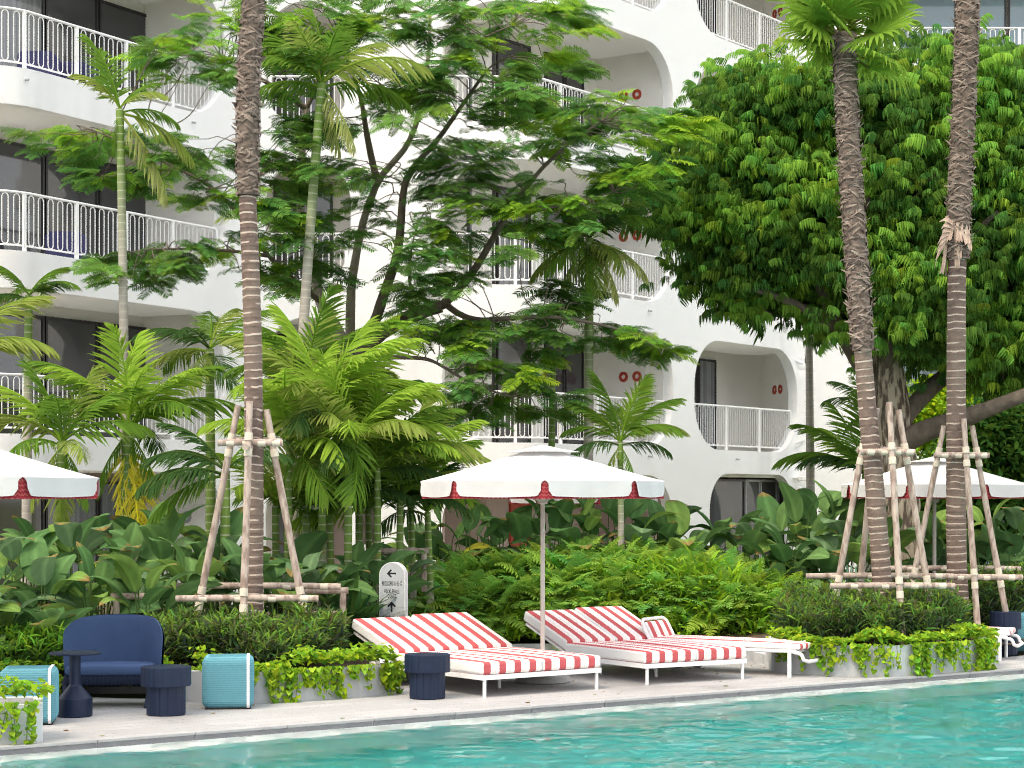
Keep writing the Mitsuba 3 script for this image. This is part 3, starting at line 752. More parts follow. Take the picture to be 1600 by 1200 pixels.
# loveseat
c = on_ground(172, 1108)
k = thing('loveseat', 'navy blue loveseat with tall rounded back and woven seat base', 'armchair')
cx, cy, az = c[0] - .02, c[1] + .05, math.radians(3)
Rz = rotz(az); W = .99
def shell(th, z0, z1, yoff, w0, w1, grow=0.0):
    """the curved back: a rounded rectangle bent round the seat"""
    nu, nv = 41, 21
    out = []
    for off in (0, th):
        for i in range(nu):
            u = -1 + 2 * i / (nu - 1)
            for j in range(nv):
                v = j / (nv - 1)
                w = (w0 + (w1 - w0) * v) / 2
                top = z1 - (z1 - z0) * .17 * abs(u) ** 9 - .025 * u * u
                z = z0 + (top - z0) * v
                sh = 1 - .035 * max(0, v - .75) ** 2 * 16
                x = u * w * sh * 1.0
                y = yoff + .60 - .40 * abs(u) ** 3.2 + .10 * v * (1 - .6 * abs(u) ** 3) + off
                ins = grow * (1 - (abs(u) ** 12 + abs(2 * v - 1) ** 12) / 2)
                out.append((x, y - (ins if off == 0 else -ins), z))
    V = np.array(out); n = nu * nv
    g = grid_faces(nu, nv)
    Fc = [g, g[:, ::-1] + n]
    rim = [i * nv for i in range(nu)] + [(nu - 1) * nv + j for j in range(1, nv)] + [i * nv + nv - 1 for i in range(nu - 2, -1, -1)] + [j for j in range(nv - 2, 0, -1)]
    rim = np.array(rim); r2 = np.roll(rim, -1)
    Fc += [np.stack([rim, rim + n, r2 + n], 1), np.stack([rim, r2 + n, r2], 1)]
    return V, np.vstack(Fc)
loc = lambda m: mv(m, (cx, cy, 0), Rz)
part(k, 'back_shell', loc(shell(.03, .27, .86, .075, .96, 1.0)), 'navy_metal', 40)
part(k, 'back_cushion', loc(shell(.07, .30, .875, -.0, .93, .975, .02)), 'navy_fabric', 50)
v, f = rbox((.86, .62, .10), .045); part(k, 'seat_cushion', loc(mv((v, f), (0, .30, .365))), 'navy_fabric', 50)
v, f = rbox((.90, .64, .10), .04); part(k, 'seat_base', loc(mv((v, f), (0, .32, .275))), 'navy_rope', 50)
ropes = []
for i in range(22):
    x = -.42 + .84 * i / 21
    ropes.append(tube([(x, .012, .33), (x + .01, -.004, .275), (x, .02, .222)], .010, 6))
part(k, 'rope_weave', loc(cat(ropes)), 'navy_rope', True, stuff=True)
for sx in (-1, 1):
    pr = sg.Polygon([(0.0, 0), (.62, 0), (.60, .22), (.06, .26)])
    v, f = extrude(pr.buffer(-.015).buffer(.015), .09)
    v = np.stack([v[:, 2] + (sx * .40 - .045), v[:, 0], v[:, 1]], 1)
    v[:, 0] += sx * .05 * (v[:, 2] / .26 - .5)
    part(k, 'side_leg', loc((v, f)), 'navy_metal', 30)
part(k, 'cross_beam', loc(box((0, .42, .14), (.72, .05, .07))), 'dark_frame')
part(k, 'back_panel', loc(box((0, .52, .19), (.70, .012, .09))), 'white_fabric') if False else None

# way-finding sign
k = thing('wayfinding_sign', 'pale rounded sign with arrows and BUILDING A-B-C lettering behind the lounger', 'sign')
mat('sign_paint', lambda p, n, uv: mix((.40, .43, .45), (.46, .49, .51), fbm(p.x * 4, p.y * 4, p.z * 4)), .6, .3)
mat('sign_edge', (.70, .71, .72), .6, .3)
mat('ink', (.012, .012, .016), .6, .3)
SY = 23.4; pl, pr_ = at(590, 970, SY), at(638, 970, SY)
w = pr_[0] - pl[0] - .03; H = at(0, 878, SY)[2]
ol = sg.box(-w / 2, 0, w / 2, H - w / 2).union(sg.Point(0, H - w / 2).buffer(w / 2, 24))
Rs = rotz(math.radians(-17)) @ np.array([[1, 0, 0], [0, 0, -1], [0, 1, 0.0]])
so = np.array([(pl[0] + pr_[0]) / 2 - .01, SY, 0.0])
v, f = extrude(ol.buffer(-.003), .10); part(k, 'slab', mv((v - [0, 0, .10], f), so, Rs), 'sign_edge', 40)
v, f = extrude(ol.buffer(-.012), .004); part(k, 'face', mv((v, f), so, Rs), 'sign_paint', 40)
def ink(m, x, z, nm):
    v, f = m
    part(k, nm, mv((np.asarray(v) + [x, z, .0045], f), so, Rs), 'ink')
def arrow(ang, x, z, sc=.045):
    sh = shapely.union_all([sg.LineString([(-sc, 0), (sc, 0)]).buffer(sc * .2, cap_style='flat'), sg.LineString([(-sc * .15, sc * .85), (-sc, 0), (-sc * .15, -sc * .85)]).buffer(sc * .2, cap_style='flat', join_style='mitre')])
    ink(extrude(sa.rotate(sh, ang, origin=(0, 0)), .002), x, z, 'arrow')
zz = lambda py: at(0, py, SY)[2]
arrow(0, .0, zz(896), .05); arrow(-90, -.005, zz(949), .055)
def line_(txt, py, h, wid, x=0):
    m = meshkit.text_mesh(txt, h, .002, True); v, f = np.array(m.vertices), np.array(m.faces)
    v[:, 0] -= v[:, 0].mean() * 0 + (v[:, 0].max() + v[:, 0].min()) / 2
    v[:, 0] *= wid / (v[:, 0].max() - v[:, 0].min())
    ink((v, f), x, zz(py), 'lettering')
line_('BUILDING A-B-C', 915, .050, .25); line_('PICKLEBALL', 927, .044, .19); line_('COURT', 934, .042, .11); line_('THE CLUB', 968, .042, .15)
# ---------------------------------------------------------------- vegetation: leaf templates (vertices, triangles, colours)
def colrow(n, c): return np.repeat(np.array([c], float), n, 0)
def ribbon(P, wv, w, c0, c1=None, fold=0.0):
    """leaf strip along points P, width vector(s) wv, half widths w; folded along its midline"""
    P = np.asarray(P, float); k = len(P); w = np.asarray(w, float)[:, None]
    wv = np.broadcast_to(wv, (k, 3))
    up = np.array([0, 0, 1.0])
    V = np.concatenate([P - wv * w + up * fold * w, P, P + wv * w + up * fold * w])
    Fc = []
    for i in range(k - 1):
        for a, b in ((0, k), (k, 2 * k)):
            Fc += [(a + i, b + i, b + i + 1), (a + i, b + i + 1, a + i + 1)]
    c1 = c0 if c1 is None else c1
    t = np.linspace(0, 1, k)[:, None]
    C = np.asarray(c0) * (1 - t) + np.asarray(c1) * t
    return V, np.array(Fc), np.vstack([C * .95, C * 1.08, C * .95])
def strip(P, wv, w, c0, c1=None):
    P = np.asarray(P, float); k = len(P); w = np.asarray(w, float)[:, None]
    V = np.concatenate([P - np.broadcast_to(wv, (k, 3)) * w, P + np.broadcast_to(wv, (k, 3)) * w])
    Fc = []
    for i in range(k - 1): Fc += [(i, k + i, k + i + 1), (i, k + i + 1, i + 1)]
    c1 = c0 if c1 is None else c1
    t = np.linspace(0, 1, k)[:, None]; C = np.asarray(c0) * (1 - t) + np.asarray(c1) * t
    return V, np.array(Fc), np.vstack([C, C])
def tcat(ts):
    ts = list(ts)
    v, f = cat([(t[0], t[1]) for t in ts])
    return v, f, np.vstack([t[2] for t in ts])
def arc_pts(L, el, droop, n, power=1.3):
    """points of a rachis in the xz plane: starts at elevation el (rad) and bends down by droop"""
    t = np.linspace(0, 1, n)
    a = el - droop * t ** power
    d = np.stack([np.cos(a), 0 * a, np.sin(a)], 1) * (L / (n - 1))
    P = np.vstack([[0, 0, 0], np.cumsum((d[:-1] + d[1:]) / 2, 0)])
    return P, d / np.linalg.norm(d, axis=1, keepdims=True)
def unit(v): return np.asarray(v, float) / np.linalg.norm(v)

def palm_frond(r, L, el, droop, nl, ll, lw, vee, fall, c0, c1, petiole=.12, tatter=.1):
    """pinnate frond heading +x from the origin: midrib and nl pairs of leaflets ll long"""
    n = 28
    P, D = arc_pts(L, el, droop, n)
    ts = np.linspace(0, 1, n)
    out = []
    rad = .016 * (1 - .8 * ts)
    v, f = tube(P, rad, 4, caps=False); out.append((v, f, colrow(len(v), np.array(c0) * 1.25 + [.04, .03, .0])))
    for i in range(nl):
        t = petiole + (1 - petiole) * (i + .5) / nl
        k = t * (n - 1); j = min(int(k), n - 2); p = P[j] + (P[j + 1] - P[j]) * (k - j); d = D[j]
        nrm = np.cross(np.array([0, 1.0, 0]), d) * -1                 # up side of the rachis
        if nrm[2] < 0 and abs(d[2]) < .9: nrm = -nrm
        nrm = np.cross(d, [0, 1.0, 0]); 
        env = math.sin(math.pi * min(1, (t - petiole) / (1 - petiole) * .62 + .30)) ** .8
        for s in (-1, 1):
            l = ll * env * (.88 + .24 * r.random())
            a = math.radians(62 - 38 * t + r.normal(0, 6))
            dirn = unit(np.array([0, s, 0]) * math.sin(a) + d * math.cos(a) + nrm * (vee + r.normal(0, .10)) * -1)
            q1 = p + dirn * l * .33; 
            fl = fall * (.6 + .8 * r.random())
            q2 = q1 + unit(dirn + np.array([0, 0, -fl * .5])) * l * .34
            q3 = q2 + unit(dirn + np.array([0, 0, -fl * 1.3])) * l * .33
            wv = unit(np.cross(dirn, unit(np.cross(d, dirn) + 1e-6)))
            wv = unit(d - dirn * (d @ dirn))
            w = lw * (.85 + .3 * r.random())
            g = .82 + .36 * r.random(); ca = np.array(c0) * g; cb = np.array(c1) * g
            if r.random() < tatter: cb = cb * .6 + np.array([.22, .19, .06]) * .4
            out.append(strip([p, q1, q2, q3], wv, [w * .5, w, w * .85, w * .12], ca, cb))
    return tcat(out)
def fan_leaf(r, petl, R, el, nseg, c0, c1, droop=.35):
    """palmate leaf heading +x: petiole, then a fan of stiff split segments"""
    out = []
    e = np.array([math.cos(el), 0, math.sin(el)])
    P = np.array([[0, 0, 0], e * petl * .5 + [0, 0, .02], e * petl])
    v, f = tube(P, .014, 4, caps=False); out.append((v, f, colrow(len(v), (.20, .24, .05))))
    b = P[-1]; up = unit(np.cross(e, [0, 1, 0])) * -1
    up = np.array([-math.sin(el), 0, math.cos(el)])
    for i in range(nseg):
        a = math.radians(-128 + 256 * i / (nseg - 1)) + r.normal(0, .02)
        dirn = unit(e * math.cos(a) + np.array([0, 1.0, 0]) * math.sin(a) + up * (.25 + .1 * abs(math.sin(a))) + np.array([0, 0, -.12]))
        l = R * (.86 + .14 * math.cos(a)) * (.93 + .14 * r.random())
        wv = unit(np.cross(dirn, up)); w = R * math.radians(256 / (nseg - 1)) * .52
        q1 = b + dirn * l * .5; q2 = b + dirn * l * .8 - np.array([0, 0, l * droop * .12]); q3 = b + dirn * l - np.array([0, 0, l * droop * (.35 + .4 * r.random())])
        g = .85 + .3 * r.random()
        out.append(ribbon([b, q1, q2, q3], wv, [.004, w * .5, w * .45, .003], np.array(c0) * g, np.array(c1) * g, fold=.5))
    return tcat(out)
def broad_leaf(r, L, Wd, droop, curl, c0):
    """one big paddle leaf, heading +x, midrib folded, edges waved"""
    nu, nv = 11, 7
    P, D = arc_pts(L, .35, droop, nu)
    V, C = [], []; brown = r.random() < .3
    for i in range(nu):
        t = i / (nu - 1)
        w = Wd * (math.sin(math.pi * min(1, t ** .80 * .97 + .02)) ** .62) * (1 if t < .985 else .25)
        nrm = np.array([-D[i][2], 0, D[i][0]])
        for j in range(nv):
            s = -1 + 2 * j / (nv - 1)
            wave = .035 * math.sin(t * 9 + 3 * np.sign(s)) * abs(s) ** 2
            q = P[i] + np.array([0, s * w, 0]) + nrm * (curl * abs(s) * w - .45 * w * s * s * curl + wave * L * .5)
            V.append(q)
            vein = .10 * (1 if (i + (j % 2)) % 2 else -1)
            g = (1.35 if j == nv // 2 else 1.0 + vein * .5)
            g = g * (.9 + .2 * meshkit.noise(np.array([[i * .6, j * .8, c0[0] * 99]]))[0])
            C.append((np.array([.26, .19, .07]) if brown and t > .84 + .06 * abs(s) else np.array(c0)) * g + (np.array([.02, .03, .01]) if j == nv // 2 else 0))
    return np.array(V), grid_faces(nu, nv), np.array(C)
def fern_frond(r, L, el, droop, c0, c1, np_=15):
    n = 12
    P, D = arc_pts(L, el, droop, n, 1.5); out = []
    out.append(strip(P, np.array([0, 1.0, 0]), .004 * (1 - .8 * np.linspace(0, 1, n)), np.array(c0) * .8))
    for i in range(np_):
        t = .10 + .9 * (i + .5) / np_
        k = t * (n - 1); j = min(int(k), n - 2); p = P[j] + (P[j + 1] - P[j]) * (k - j); d = D[j]
        l = L * .25 * math.sin(math.pi * min(1, t * .72 + .26)) ** .9
        nrm = np.array([-d[2], 0, d[0]])
        for s in (-1, 1):
            dirn = unit(np.array([0, s, 0]) + d * .38 + nrm * (.12 + r.normal(0, .09)))
            q = p + dirn * l * .6 ; q2 = p + dirn * l - np.array([0, 0, l * .22])
            wv = unit(d - dirn * (d @ dirn)); w = L * .9 / np_ * .5
            g = .8 + .4 * r.random()
            out.append(strip([p, q, q2], wv, [w * .85, w * .7, w * .08], np.array(c0) * g, np.array(c1) * g))
    return tcat(out)
def lance_leaf(L, W, droop, c0, c1=None, n=4, el=.9):
    P, D = arc_pts(L, el, droop, n)
    w = W * np.sin(np.pi * np.clip(np.linspace(0, 1, n) * .86 + .12, 0, 1)); w[-1] = W * .05
    return strip(P, np.array([0, 1.0, 0]), w, c0, c1)
def heart_leaf(s, c):
    pts = np.array([(0, 0), (-.25, .45), (.1, .62), (.62, .42), (1.05, 0), (.62, -.42), (.1, -.62), (-.25, -.45)]) * s
    V = np.c_[pts, np.abs(pts[:, 1]) * .35]
    V = np.vstack([V, [[.35 * s, 0, 0]]])
    Fc = [(8, i, (i + 1) % 8) for i in range(8)]
    return V, np.array(Fc), colrow(9, c)
def feather_leaf(r, L, c0, c1, npair=10):
    """bipinnate leaf heading +x: flat feathery pinnae in pairs, drooping a little at the tip"""
    n = 10
    P, D = arc_pts(L, .12, .55, n, 1.5); out = []
    out.append(strip(P, np.array([0, 1.0, 0]), np.full(n, .0028), np.array([.10, .12, .03])))
    for i in range(npair):
        t = .16 + .84 * (i + .5) / npair
        k = t * (n - 1); j = min(int(k), n - 2); p = P[j] + (P[j + 1] - P[j]) * (k - j); d = D[j]
        l = L * .36 * math.sin(math.pi * min(1, t * .60 + .30)) ** .8
        for s in (-1, 1):
            dirn = unit(np.array([0, s, 0]) * .92 + d * .55 + np.array([0, 0, .05 + r.normal(0, .07)]))
            q = p + dirn * l * .55 ; q2 = p + dirn * l + np.array([0, 0, -l * .20])
            wv = unit(d - dirn * (d @ dirn)); w = L * .84 / npair * .40
            g = .82 + .36 * r.random()
            out.append(strip([p, q, q2], wv, [w * .45, w, w * .35], np.array(c0) * g, np.array(c1) * g))
    return tcat(out)
def curtain_leaf(r, L, c0, c1, npair=8):
    """pinnate leaf heading +x with limp leaflets hanging straight down in a curtain"""
    n = 8
    P, D = arc_pts(L, .30, 1.0, n, 1.2); out = []
    out.append(strip(P, np.array([0, 1.0, 0]), np.full(n, .004), np.array(c0) * .9))
    for i in range(npair):
        t = .08 + .92 * (i + .5) / npair
        k = t * (n - 1); j = min(int(k), n - 2); p = P[j] + (P[j + 1] - P[j]) * (k - j); d = D[j]
        for s in (-1, 1):
            l = L * .74 * (.75 + .45 * r.random()) * (1 - .35 * t)
            dirn = unit(np.array([0, s * .55, 0]) + d * .2 + np.array([0, 0, -.25]))
            q = p + dirn * l * .20; q2 = q + unit(dirn * .12 + np.array([0, 0, -1])) * l * .42; q3 = q2 + np.array([r.normal(0, .04) * l, s * .02 * l, -l * .38])
            wv = unit(np.cross(unit(q2 - q), [0, s, 0.15])); wv = unit(np.array([1, 0, .12 * r.normal()]))
            wv = unit(d * .8 + np.array([0, r.normal(0, .35), 0]))
            w = L * .92 / npair * .40
            g = .8 + .4 * r.random()
            out.append(strip([p, q, q2, q3], wv, [w * .3, w, w * .9, w * .1], np.array(c0) * g, np.array(c1) * g))
    return tcat(out)
def place(tmpl_list, pos, az, tilt, scale, roll=None, tint=None, r=rng):
    """scatter templates: heading az, tilted up by tilt, rolled"""
    pos = np.asarray(pos, float); k = len(pos)
    ca, sa_ = np.cos(az), np.sin(az); ct, st = np.cos(tilt), np.sin(tilt)
    X = np.stack([ca * ct, sa_ * ct, st], 1); Y = np.stack([-sa_, ca, 0 * ca], 1); Z = np.cross(X, Y)
    if roll is not None:
        cr, sr = np.cos(roll)[:, None], np.sin(roll)[:, None]
        Y, Z = Y * cr + Z * sr, Z * cr - Y * sr
    M = np.zeros((k, 4, 4)); M[:, 3, 3] = 1
    sc = np.broadcast_to(scale, (k,))[:, None]
    M[:, :3, 0], M[:, :3, 1], M[:, :3, 2], M[:, :3, 3] = X * sc, Y * sc, Z * sc, pos
    which = r.integers(0, len(tmpl_list), k)
    out = []
    for i, t in enumerate(tmpl_list):
        sel = which == i
        if sel.any(): out.append(tile(t, M[sel], None if tint is None else np.asarray(tint)[sel]))
    return join(out)
def greens(k, lo=.75, hi=1.3, yel=.15, r=rng):
    g = lo + (hi - lo) * r.random(k); y = 1 + yel * r.normal(size=k)
    return np.stack([g * y, g, g * (2 - y) * .9], 1)
def leafpart(parent, name, tc, m='leaf_mat', **kw): return part(parent, name, tc[0], m, True, color=tc[1], **kw)

# bark and timber
def f_bark(p, n, uv):
    v = fbm(p.x * 22, p.y * 22, p.z * 3.2, 4); b = smoothstep(.42, .62, v)
    c = mix((.10, .078, .060), (.40, .34, .265), b)
    return mix(c, (.34, .33, .29), smoothstep(.62, .8, fbm(p.x * 5, p.y * 5, p.z * 3 + 9, 3)) * .6)
mat('rough_bark', f_bark, .9, .15, bump=(lambda p, n, uv: fbm(p.x * 22, p.y * 22, p.z * 3.2, 4), .05, 3e-3))
mat('dark_bark', lambda p, n, uv: mix((.075, .06, .05), (.23, .19, .155), fbm(p.x * 16, p.y * 16, p.z * 6, 4)), .9, .15)
mat('grey_bark', lambda p, n, uv: mix((.17, .145, .12), (.42, .37, .31), fbm(p.x * 14, p.y * 14, p.z * 5, 4)), .9, .15)
mat('pole_wood', lambda p, n, uv: mix((.25, .185, .155), mix((.40, .325, .28), (.46, .385, .335), noise(p.x * 4, p.y * 4, p.z * 4)), smoothstep(.30, .62, fbm(p.x * 26, p.y * 26, p.z * 7, 4))), .85, .2)
mat('wrap_tape', lambda p, n, uv: mix((.55, .49, .40), (.64, .58, .49), fbm(p.x * 25, p.y * 25, p.z * 90)), .8, .2)
def f_ringtrunk(p, n, uv):
    # uv.x around, uv.y metres up: thin pale leaf scars at uneven steps
    w = .012 * noise(uv.x * 9, uv.y * 3, 1.0) + .02 * noise(uv.x * 2.5, uv.y * 1.2, 4.0)
    r_ = (uv.y + w * 1.6 + .13 * noise(uv.y * 2.6, 3.0, 1.0)) / .098; k = dr.floor(r_)
    t = r_ - k
    scar = smoothstep(.76, .81, t) * (1 - smoothstep(.93, .98, t)) * smoothstep(.15, .5, noise(uv.x * 9, k * 3.7, 3.0))
    base = mix((.085, .055, .053), (.21, .155, .132), fbm(uv.x * 12, uv.y * 22, 2.0, 4))
    base = mix(base, (.23, .18, .145), smoothstep(.45, .9, noise(uv.x * 1.5, uv.y * .9, 7.0)) * .5)
    return mix(base, (.66, .56, .48), scar * .72)
mat('ringed_trunk', f_ringtrunk, .85, .15, bump=(lambda p, n, uv: smoothstep(.7, .95, (uv.y / .098) - dr.floor(uv.y / .098)), .006, 2e-3))
mat('fibre', lambda p, n, uv: mix((.065, .048, .041), (.26, .205, .172), fbm(p.x * 30, p.y * 30, p.z * 42, 4)), .95, .1)
def f_greentrunk(p, n, uv):
    t = uv.y / .11 - dr.floor(uv.y / .11)
    scar = smoothstep(.80, .87, t) * (1 - smoothstep(.93, .99, t))
    h = smoothstep(-.25, .35, uv.x)                 # uv.x: from woody grey below to green above
    base = mix(mix((.30, .27, .24), (.40, .37, .33), noise(p.x * 8, p.y * 8, p.z * 20)), mix((.10, .17, .03), (.16, .25, .05), noise(p.x * 9, p.y * 9, p.z * 4)), h)
    return mix(base, (.50, .48, .40), scar * .7)
mat('slim_trunk', f_greentrunk, .6, .3)

def trunk_mesh(P, r, n=20, rough=.0, ring=0.0, seed=0):
    """tube with uv (around, metres up) and uneven radius"""
    P = np.asarray(P, float)
    L = np.concatenate([[0], np.cumsum(np.linalg.norm(np.diff(P, axis=0), axis=1))])
    m = max(8, int(L[-1] / .016)) if ring else max(8, int(L[-1] / .08))
    s = np.linspace(0, L[-1], m)
    Q = np.stack([np.interp(s, L, P[:, i]) for i in range(3)], 1); rr = np.interp(s, L, r)
    if ring: rr = rr * (1 + ring * ((s / .098) % 1 - .5))
    v, f = tube(Q, rr, n, caps=False)
    k = len(Q)
    g = np.tile(np.arange(n) / n, k); uv = np.stack([g, np.repeat(s, n)], 1)
    if rough:
        c = np.repeat(Q, n, 0); d = v - c
        nz = meshkit.fbm(v * [9, 9, 3.5], 3, seed)
        v = c + d * (1 + rough * (nz - .5))[:, None]
    return (v, f), uv
# ---------------------------------------------------------------- the three ringed palms with their stake frames
def curve_px(pts, Y0, Y1=None):
    """world points of a list of pixels at a depth that runs from Y0 to Y1"""
    Y1 = Y0 if Y1 is None else Y1
    return np.array([at(px, py, Y0 + (Y1 - Y0) * i / max(1, len(pts) - 1)) for i, (px, py) in enumerate(pts)])
def dense(P, n=40): return spline(P, n)
def ringed_palm(label, pts, Y, wpx, split_py, seed, crown=False):
    k = thing('ringed_palm', label, 'palm tree')
    P = dense(curve_px(pts, Y), 60)
    zc = at(0, split_py, Y)[2]
    lo = P[P[:, 2] < zc + .05]; hi = P[P[:, 2] > zc - .12]
    r0 = wpx * Y / F / 2
    m, uv = trunk_mesh(lo, np.interp(np.linspace(0, 1, len(lo)), [0, .12, .5, 1], [1.12, 1.0, .98, .90]) * r0, 28, .03, .05, seed)
    part(k, 'trunk', m, 'ringed_trunk', True, uv=uv)
    rh = r0 * 1.12
    m, uv = trunk_mesh(hi, np.full(len(hi), rh), 24, .18, 0, seed)
    part(k, 'fibre_sheath', m, 'fibre', True)
    # old leaf bases: curved wedges crossing each other round the stem
    r = np.random.default_rng(seed); bs = []; cols = []
    Lh = np.linalg.norm(hi[-1] - hi[0])
    for i in range(int(Lh * 300)):
        t = r.random(); c = hi[0] + (hi[-1] - hi[0]) * t
        c = np.array([np.interp(c[2], hi[:, 2], hi[:, 0]), np.interp(c[2], hi[:, 2], hi[:, 1]), c[2]])
        a = r.random() * 2 * np.pi; sgn = r.choice([-1, 1]); span = r.uniform(.5, 1.1); rise = r.uniform(-.02, .10); out = []
        stick = r.random() < .17
        for q in np.linspace(0, 1, 5):
            aa = a + sgn * span * q; rad = rh * 1.02 + .012 + (.035 * q ** 2 + .02 * q if stick else .004)
            out.append(c + np.array([math.cos(aa) * rad, math.sin(aa) * rad, rise * q - .015]))
        g = r.uniform(.35, 1.35)
        t_ = strip(out, np.array([0, 0, 1.0]), np.array([.016, .015, .012, .008, .003]) * r.uniform(.5, 1.3), np.array([.12, .088, .072]) * g, np.array([.34, .275, .235]) * g)
        bs.append(t_)
    t = tcat(bs); part(k, 'leaf_base', (t[0], t[1]), 'stem_mat', True, color=np.clip(t[2], 0, 1), stuff=True)
    return k, P, r0
def stake_frame(label, base, apex_z, r0, legs, bars, h_lo, h_hi):
    """wooden stakes leaning on a palm; legs = foot points relative to the palm, bars = (axis vector, half length)"""
    k = thing('tree_stake_frame', label, 'tree support')
    base = np.asarray(base, float)
    tops = []
    for i, (fx, fy, az_) in enumerate(legs):
        p = base + [fx, fy, -.02]; th = math.atan2(fy, fx)
        q = np.array([base[0] + math.cos(th) * (r0 + .05), base[1] + math.sin(th) * (r0 + .05), apex_z + az_])
        mid = (p + q) / 2 + np.array([.012 * math.sin(3 * i), .01, 0])
        part(k, 'stake', tube(dense([p, mid, q], 10), np.linspace(.043, .036, 10) * (1 + .06 * np.sin(np.arange(10) * 2.1 + i)), 12), 'pole_wood', 40)
        for z in (h_lo, h_hi):
            t = (z - p[2]) / (q[2] - p[2])
            for dz in (-.09, .08):
                c0 = p + (q - p) * (t + dz / (q[2] - p[2]) - .055 / (q[2] - p[2]) ); c1 = c0 + (q - p) / np.linalg.norm(q - p) * .085
                part(k, 'wrap', tube([c0, c1], .0455, 12), 'wrap_tape', 40)
    for (z, off, ang, hl) in bars:
        d = np.array([math.cos(ang), math.sin(ang), 0]); n_ = np.array([-d[1], d[0], 0])
        c = base + n_ * off; c[2] = z
        P = [c - d * hl, c + [0, 0, .008], c + d * hl]
        part(k, 'crossbar', tube(dense(P, 8), .036, 12), 'pole_wood', 40)
        for t in (-.62, -.12, .35, .8):
            part(k, 'wrap', tube([c + d * hl * t - d * .042, c + d * hl * t + d * .042], .0385, 12), 'wrap_tape', 40)
    return k
Y1 = 21.7
_, P, r0 = ringed_palm('ringed palm with a bare brown trunk rising behind the blue loveseat, left of the sign', [(394, 985), (397, 800), (396, 600), (391, 400), (387, 300), (388, 150), (397, -10), (404, -160)], Y1, 30, 300, 11)
zl, zh = at(0, 932, Y1)[2], at(0, 693, Y1)[2]
stake_frame('wooden stake frame bracing the ringed palm behind the blue loveseat', (P[0][0], P[0][1], .33), at(0, 640, Y1)[2], r0,
            [(-.70, .05, .05), (-.03, -.62, .08), (.66, -.02, 0), (.02, .62, .02)], [(zl, -.48, .02, .76), (zl + .09, .44, -.03, .92), (zh, -.20, .03, .35), (zh + .03, .18, 0, .3), (zh - .05, 0, 1.5, .36)], zl, zh)
Y2 = 24.0
_, P, r0 = ringed_palm('leaning ringed palm with a round fan leaf crown in front of the big tree', [(1382, 965), (1370, 800), (1352, 600), (1338, 400), (1325, 200), (1320, 70), (1320, 52)], Y2, 30, 545, 12)
P2 = P; PK2 = 'ringed_palm_001'
zl, zh = at(0, 913, Y2)[2], at(0, 707, Y2)[2]
stake_frame('wooden stake frame bracing the leaning fan palm', (P[0][0], P[0][1], .33), at(0, 640, Y2)[2], r0,
            [(-.68, .06, .05), (.10, -.62, .08), (.62, -.10, 0), (-.25, .62, .02)], [(zl, -.46, .02, .74), (zl + .08, .44, -.05, .9), (zh, -.18, .02, .33), (zh + .03, .18, 0, .3)], zl, zh)
Y3 = 26.0
_, P, r0 = ringed_palm('ringed palm with a torn pale sheath on its trunk, nearest the right edge', [(1497, 950), (1494, 800), (1494, 600), (1495, 440), (1500, 300), (1508, 120), (1513, -20), (1518, -160)], Y3, 31, 400, 13)
zl, zh = at(0, 900, Y3)[2], at(0, 712, Y3)[2]
stake_frame('wooden stake frame bracing the ringed palm nearest the right edge', (P[0][0], P[0][1], .33), at(0, 665, Y3)[2], r0,
            [(-.70, .1, .0), (.12, -.60, .08), (.66, -.05, 0), (.0, .62, .02)], [(zl, -.45, .03, .72), (zl + .08, .44, -.05, .9), (zh, -.18, .02, .36)], zl, zh)
# the torn sheath on the third palm
mat('pale_sheath', lambda p, n, uv: mix((.34, .22, .17), (.62, .49, .40), fbm(p.x * 14, p.y * 14, p.z * 6, 4)), .9, .15)
r = np.random.default_rng(5); sh = []
for i in range(11):
    zt = at(0, r.uniform(335, 365), Y3)[2]; a = -1.75 + r.normal(0, 1.0); sp = r.uniform(.5, .9); Ln = r.uniform(.25, .62); fl = r.uniform(.0, .09)
    V = []
    for q in np.linspace(0, 1, 7):
        for u in np.linspace(-1, 1, 6):
            aa = a + u * sp * .5 * (1 - .45 * q); rad = r0 * (1.12 + .05 * i / 11) + .008 + fl * q ** 2 + .012 * math.sin(5 * u + i + 4 * q)
            cxy = at(1497, 350, Y3)
            V.append((cxy[0] + math.cos(aa) * rad, cxy[1] + math.sin(aa) * rad, zt - Ln * q + .03 * math.sin(7 * u + 2 * i) * q))
    sh.append((np.array(V), grid_faces(7, 6)))
for i in range(7):                                             # frayed flap standing out to the left
    c = at(1485 - 2 * i, 352 + 5 * i, Y3); c[1] -= r0
    P_ = [c, c + [-.05, -.02, .04 - .02 * i], c + [-.11, -.03 - .02 * (i % 3), .05 - .04 * i], c + [-.10 - .09 * r.random(), -.04 - .05 * (i % 2), .02 - .06 * i]]
    t = ribbon(P_, np.array([0, .4, .9]), [.035, .04, .022, .004], (.3,) * 3, fold=.2); sh.append((t[0], t[1]))
part('ringed_palm_002', 'torn_sheath', cat(sh), 'pale_sheath', True)
